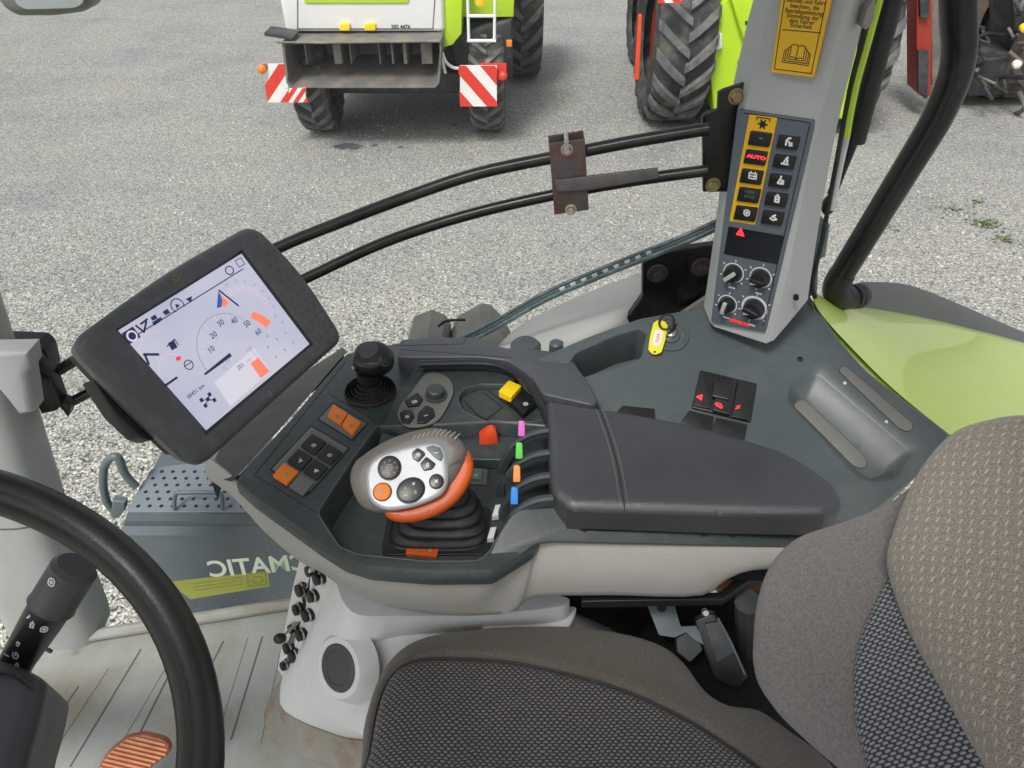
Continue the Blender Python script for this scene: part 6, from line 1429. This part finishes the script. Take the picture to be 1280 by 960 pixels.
build('foot', loft(MB(), [rng_loop([(350, 880), (386, 822), (500, 806), (620, 830), (760, 820), (800, 920), (640, 1010), (500, 936), (420, 921)], 1.432), rng_loop([(330, 905), (374, 830), (500, 810), (620, 840), (760, 840), (820, 960), (640, 1060), (500, 985), (400, 955)], 1.498)]), mat('worn_foot', C('8d8a80'), .6, wear=.15, wscale=12, dirt=C('7a5436'), dscale=14, damt=.8), pd_)
cov = [o for o in pd_.children if o.name.startswith('cover')][0]
bpy.context.view_layer.update()
rr_ = ray(431, 832); ok_, loc_, nor_, _ = cov.ray_cast(Vector(EYE - ROOT[pd_.name]), Vector(rr_ / np.linalg.norm(rr_)))
hit = np.array(loc_) + ROOT[pd_.name] if ok_ else PD(431, 832, 1.3); nn_ = np.array(nor_) if ok_ else np.array((0, -.7, .7))
if nn_ @ (EYE - hit) < 0: nn_ = -nn_
nn_ = nn_ + np.array((-.15, -.1, .25)); nn_ /= np.linalg.norm(nn_)
cpx = Frame(hit, np.cross((0, 1, 0), nn_), np.cross(nn_, np.cross((0, 1, 0), nn_))); u = v = 0.0
build('cap_ring', lathe(MB(), cpx.w(u, v, -.014), cpx.n, [(.070, 0), (.060, .020), (.052, .030), (.042, .030), (.041, .020)], 34, cap=False), M['pale'], pd_)
ca_ = build('round_cap', lathe(MB(), cpx.w(u, v, .004), cpx.n, [(.041, 0), (.041, .012), (.037, .015), (.030, .0155), (.028, .0135), (.012, .0135)], 34), M['wheelp'], pd_)
build('cover_tunnel', pr(FH(1.155), roundc([FH(1.155).px(*p) for p in ((600, 775), (640, 757), (722, 757), (716, 776), (700, 800), (610, 800))], .01), -.10, 0, .01), M['pale'], pd_)

# valve and cable cluster between sill and pedestal
vc_ = thing('valve_cluster', 'cluster of black cables, chrome couplings and a knobbed lever beside the pedestal', 'valves', tuple(PD(380, 800, 1.4)))
build('mount_wall', pr(F3(PD(362, 842, 1.44), PD(402, 760, 1.25), PD(398, 700, 1.12)), [(0, 0), (.16, 0), (.22, .12), (.03, .09)], -.01, 0), M['pale'], vc_) if False else None
r = random.Random(11)
vq = [PD(404, 700, 1.10), PD(420, 716, 1.11), PD(398, 768, 1.21), PD(352, 858, 1.41), PD(358, 820, 1.34)]
vfr = F3(PD(404, 706, 1.11), PD(356, 845, 1.40), PD(372, 706, 1.15))
if vfr.n @ (EYE - vfr.o) < 0: vfr = Frame(vfr.o, vfr.u, -vfr.v)
vb = build('valve_block', pr(vfr, [vfr.px(*p) for p in ((376, 690), (420, 714), (404, 766), (358, 856), (346, 836), (356, 780), (366, 730))], -.02, -.001, .002), M['liner'], vc_)
axv = vfr.n * .75 + np.array((-.45, -.25, .1)); axv /= np.linalg.norm(axv)
for i, (px, py) in enumerate(((392, 712), (402, 722), (380, 736), (394, 744), (376, 760), (388, 768), (370, 784), (380, 792), (364, 808), (371, 818), (360, 830))):
    p0 = vfr.w(*vfr.px(px, py)); k = r.uniform(.8, 1.15)
    cb_ = build('coupling', lathe(MB(), p0, axv, [(.0125 * k, -.006), (.0125 * k, .003), (.0095, .004), (.0095, .009), (.0110 * k, .010), (.0110 * k, .014), (.007, .0150)], 14), M['black' if i % 3 else 'key'], vc_)
    build('collar', lathe(MB(), p0, axv, [(.0128 * k, .005), (.0128 * k, .0085)], 14), M['chrome' if i % 2 else 'steel'], cb_)
for i in range(7):
    P = [PD(404 - 34 * k / 4 + r.uniform(-8, 8), 704 + 120 * k / 4 + r.uniform(-4, 4), 1.12 + .25 * k / 4) + axv * r.uniform(0, .02) for k in range(5)]
    build('cable', tube(MB(), P, .0028 + .002 * r.random(), 8, k=4), M[('black', 'rail', 'pale', 'black')[i % 4]], vc_)
lvr = build('lever_rod', tube(MB(), [PD(372, 778, 1.24), PD(352, 797, 1.24)], .003, 8), M['steel'], vc_); mb = MB(); ball(mb, PD(350, 798, 1.24), .0105, sc=(1.2, 1, .9)); build('lever_knob', mb, M['black'], vc_)

# ================================================================ STEERING WHEEL, COLUMN, STALK
sw = thing('steering_wheel', 'dark brown leather steering wheel rim at the lower left', 'steering wheel', (-.42, .2, CAMZ - .46))
nW = np.array((math.sin(R_(30)), 0, math.cos(R_(30)))); sc1 = 1.13
cw = np.array((-.35941, .17879, -.38629)) * sc1 + np.array((0, 0, CAMZ)); Ro = .21 * sc1; rt = .0165
uW = np.cross((0, 1, 0), nW); uW /= np.linalg.norm(uW); vW = np.cross(nW, uW)
N_ = 96; Lw = []
for i in range(N_):
    a = 2 * math.pi * i / N_; e = uW * math.cos(a) + vW * math.sin(a); c = cw - nW * rt * .4 + e * (Ro - rt)
    Lw.append([c + e * rt * math.cos(t) * (1.0) + nW * rt * math.sin(t) * 1.12 for t in np.linspace(0, 2 * math.pi, 16, endpoint=False)])
Lw.append(Lw[0]); build('rim', loft(MB(), Lw, True, False, False), M['rim'], sw, ang=70)
for a in (R_(128), R_(235), R_(335)):
    e = uW * math.cos(a) + vW * math.sin(a); build('spoke', tube(MB(), [cw - nW * .03 + e * .05, cw - nW * .035 + e * .12, cw - nW * .012 + e * (Ro - .02)], [.03, .02, .014], 14, squash=.4, upv=nW), M['wheelp'], sw)
build('hub', lathe(MB(), cw - nW * .05, nW, [(.065, 0), (.07, .02), (.06, .04), (.03, .045)], 32), M['wheelp'], sw)
sc2 = thing('steering_column', 'dark grey steering column shroud with a black indicator stalk', 'steering column', (-.5, .35, FL))
cfv = F3(PX(0, 820, .74), PX(50, 850, .74), PX(20, 960, .70))
if cfv.n @ (EYE - cfv.o) < 0: cfv = Frame(cfv.o, cfv.u, -cfv.v)
sh = ccw(roundc([cfv.px(*p) for p in ((-120, 800), (0, 822), (40, 838), (56, 850), (52, 872), (44, 905), (32, 942), (26, 1040), (-150, 1040))], .012))
o_, u_ = puff(cfv, sh, T=-.02, B=.022, R=.02, step=.008, side=.12)[0]; build('shroud', o_, M['wheelp'], sc2, ang=60)
seamm = MB(); ribbon(seamm, cfv, [cfv.px(*p, .001) for p in ((-20, 838), (20, 842), (44, 862))], .002, 0, .003); build('shroud_seam', seamm, M['black'], sc2)
a, b = PX(14, 838, .80), PX(96, 706, .78)
stalk = build('indicator_stalk', tube(MB(), [a, a + (b - a) * .10, a + (b - a) * .45, a + (b - a) * .62], [.0185, .0175, .0205, .0215], 26), M['key'], sc2)
build('twist_grip', tube(MB(), [a + (b - a) * .60, a + (b - a) * .625, a + (b - a) * .64, a + (b - a) * .96, a + (b - a) * 1.0], [.0215, .0245, .0235, .0235, .019], 26), M['wheelp'], stalk)
ax_ = (b - a) / np.linalg.norm(b - a)
for t, dd, g_, s_ in ((.17, -.002, 'd', .0045), (.24, .004, 'p', .006), (.20, .012, 'm', .005), (.33, .008, 's', .004), (.53, -.006, 'g', .006), (.53, .006, 'd', .005), (.56, .014, 'h', .004), (.90, .012, 'g', .007)):
    p0 = a + (b - a) * t; te = EYE - p0; te -= ax_ * (te @ ax_); te /= np.linalg.norm(te); sd = np.cross(ax_, te); rr = .0192 if t < .4 else (.0213 if t < .6 else .0238)
    an = -dd / rr; nn = te * math.cos(an) + sd * math.sin(an); fr2 = Frame(p0 + nn * rr, np.cross(ax_, nn), ax_)
    if fr2.n @ nn < 0: fr2 = Frame(p0 + nn * rr, -np.cross(ax_, nn), ax_)
    glyph(fr2, 0, 0, s_, g_, M['white'], stalk, .0004, .2, .3)
build('column_tube', tube(MB(), [PX(-60, 930, .75), PX(-120, 900, 1.4)], .06, 20), M['wheelp'], sc2)

# ================================================================ PEDAL
pe = thing('brake_pedal', 'worn copper coloured ribbed pedal above the floor mat', 'pedal', tuple(PD(170, 950, 1.36)))
pp = F3(PD(126, 955, 1.36), PD(210, 950, 1.36), PD(176, 918, 1.32))
if pp.n @ (EYE - pp.o) < 0: pp = Frame(pp.o, pp.u, -pp.v)
PQ = ccw(roundc([pp.px(*p) for p in ((122, 960), (134, 940), (156, 922), (178, 917), (206, 924), (213, 934), (210, 944), (186, 962), (176, 1000), (112, 1000))], .010))
pdl = build('pedal_plate', pr(pp, PQ, -.012, 0, .004), M['copper'], pe)
mb = MB(); PQa = np.array(offset(PQ, .004))
v0, v1 = PQa[:, 1].min(), PQa[:, 1].max()
d1 = np.array(pp.px(208, 938)) - np.array(pp.px(150, 924)); d1 /= np.linalg.norm(d1); n1 = np.array((-d1[1], d1[0])); c0 = np.array(pp.px(172, 940))
for k in range(-9, 10):
    q0 = c0 + n1 * k * .0085; ts = [t for t in np.linspace(-.14, .14, 141) if inside(PQa, np.array([q0 + d1 * t]))[0]]
    if len(ts) > 3: ribbon(mb, pp, [q0 + d1 * ts[0], q0 + d1 * ts[-1]], .0042, 0, .0028)
build('tread_ribs', mb, mat('pedal_rib', C('d08f68'), .4, metal=.35, wear=.15, wscale=40, grain=.1), pdl)
build('pedal_arm', tube(MB(), [pp.w(*pp.px(160, 960), -.012), PD(100, 1000, 1.45)], .012, 10), M['black'], pe)
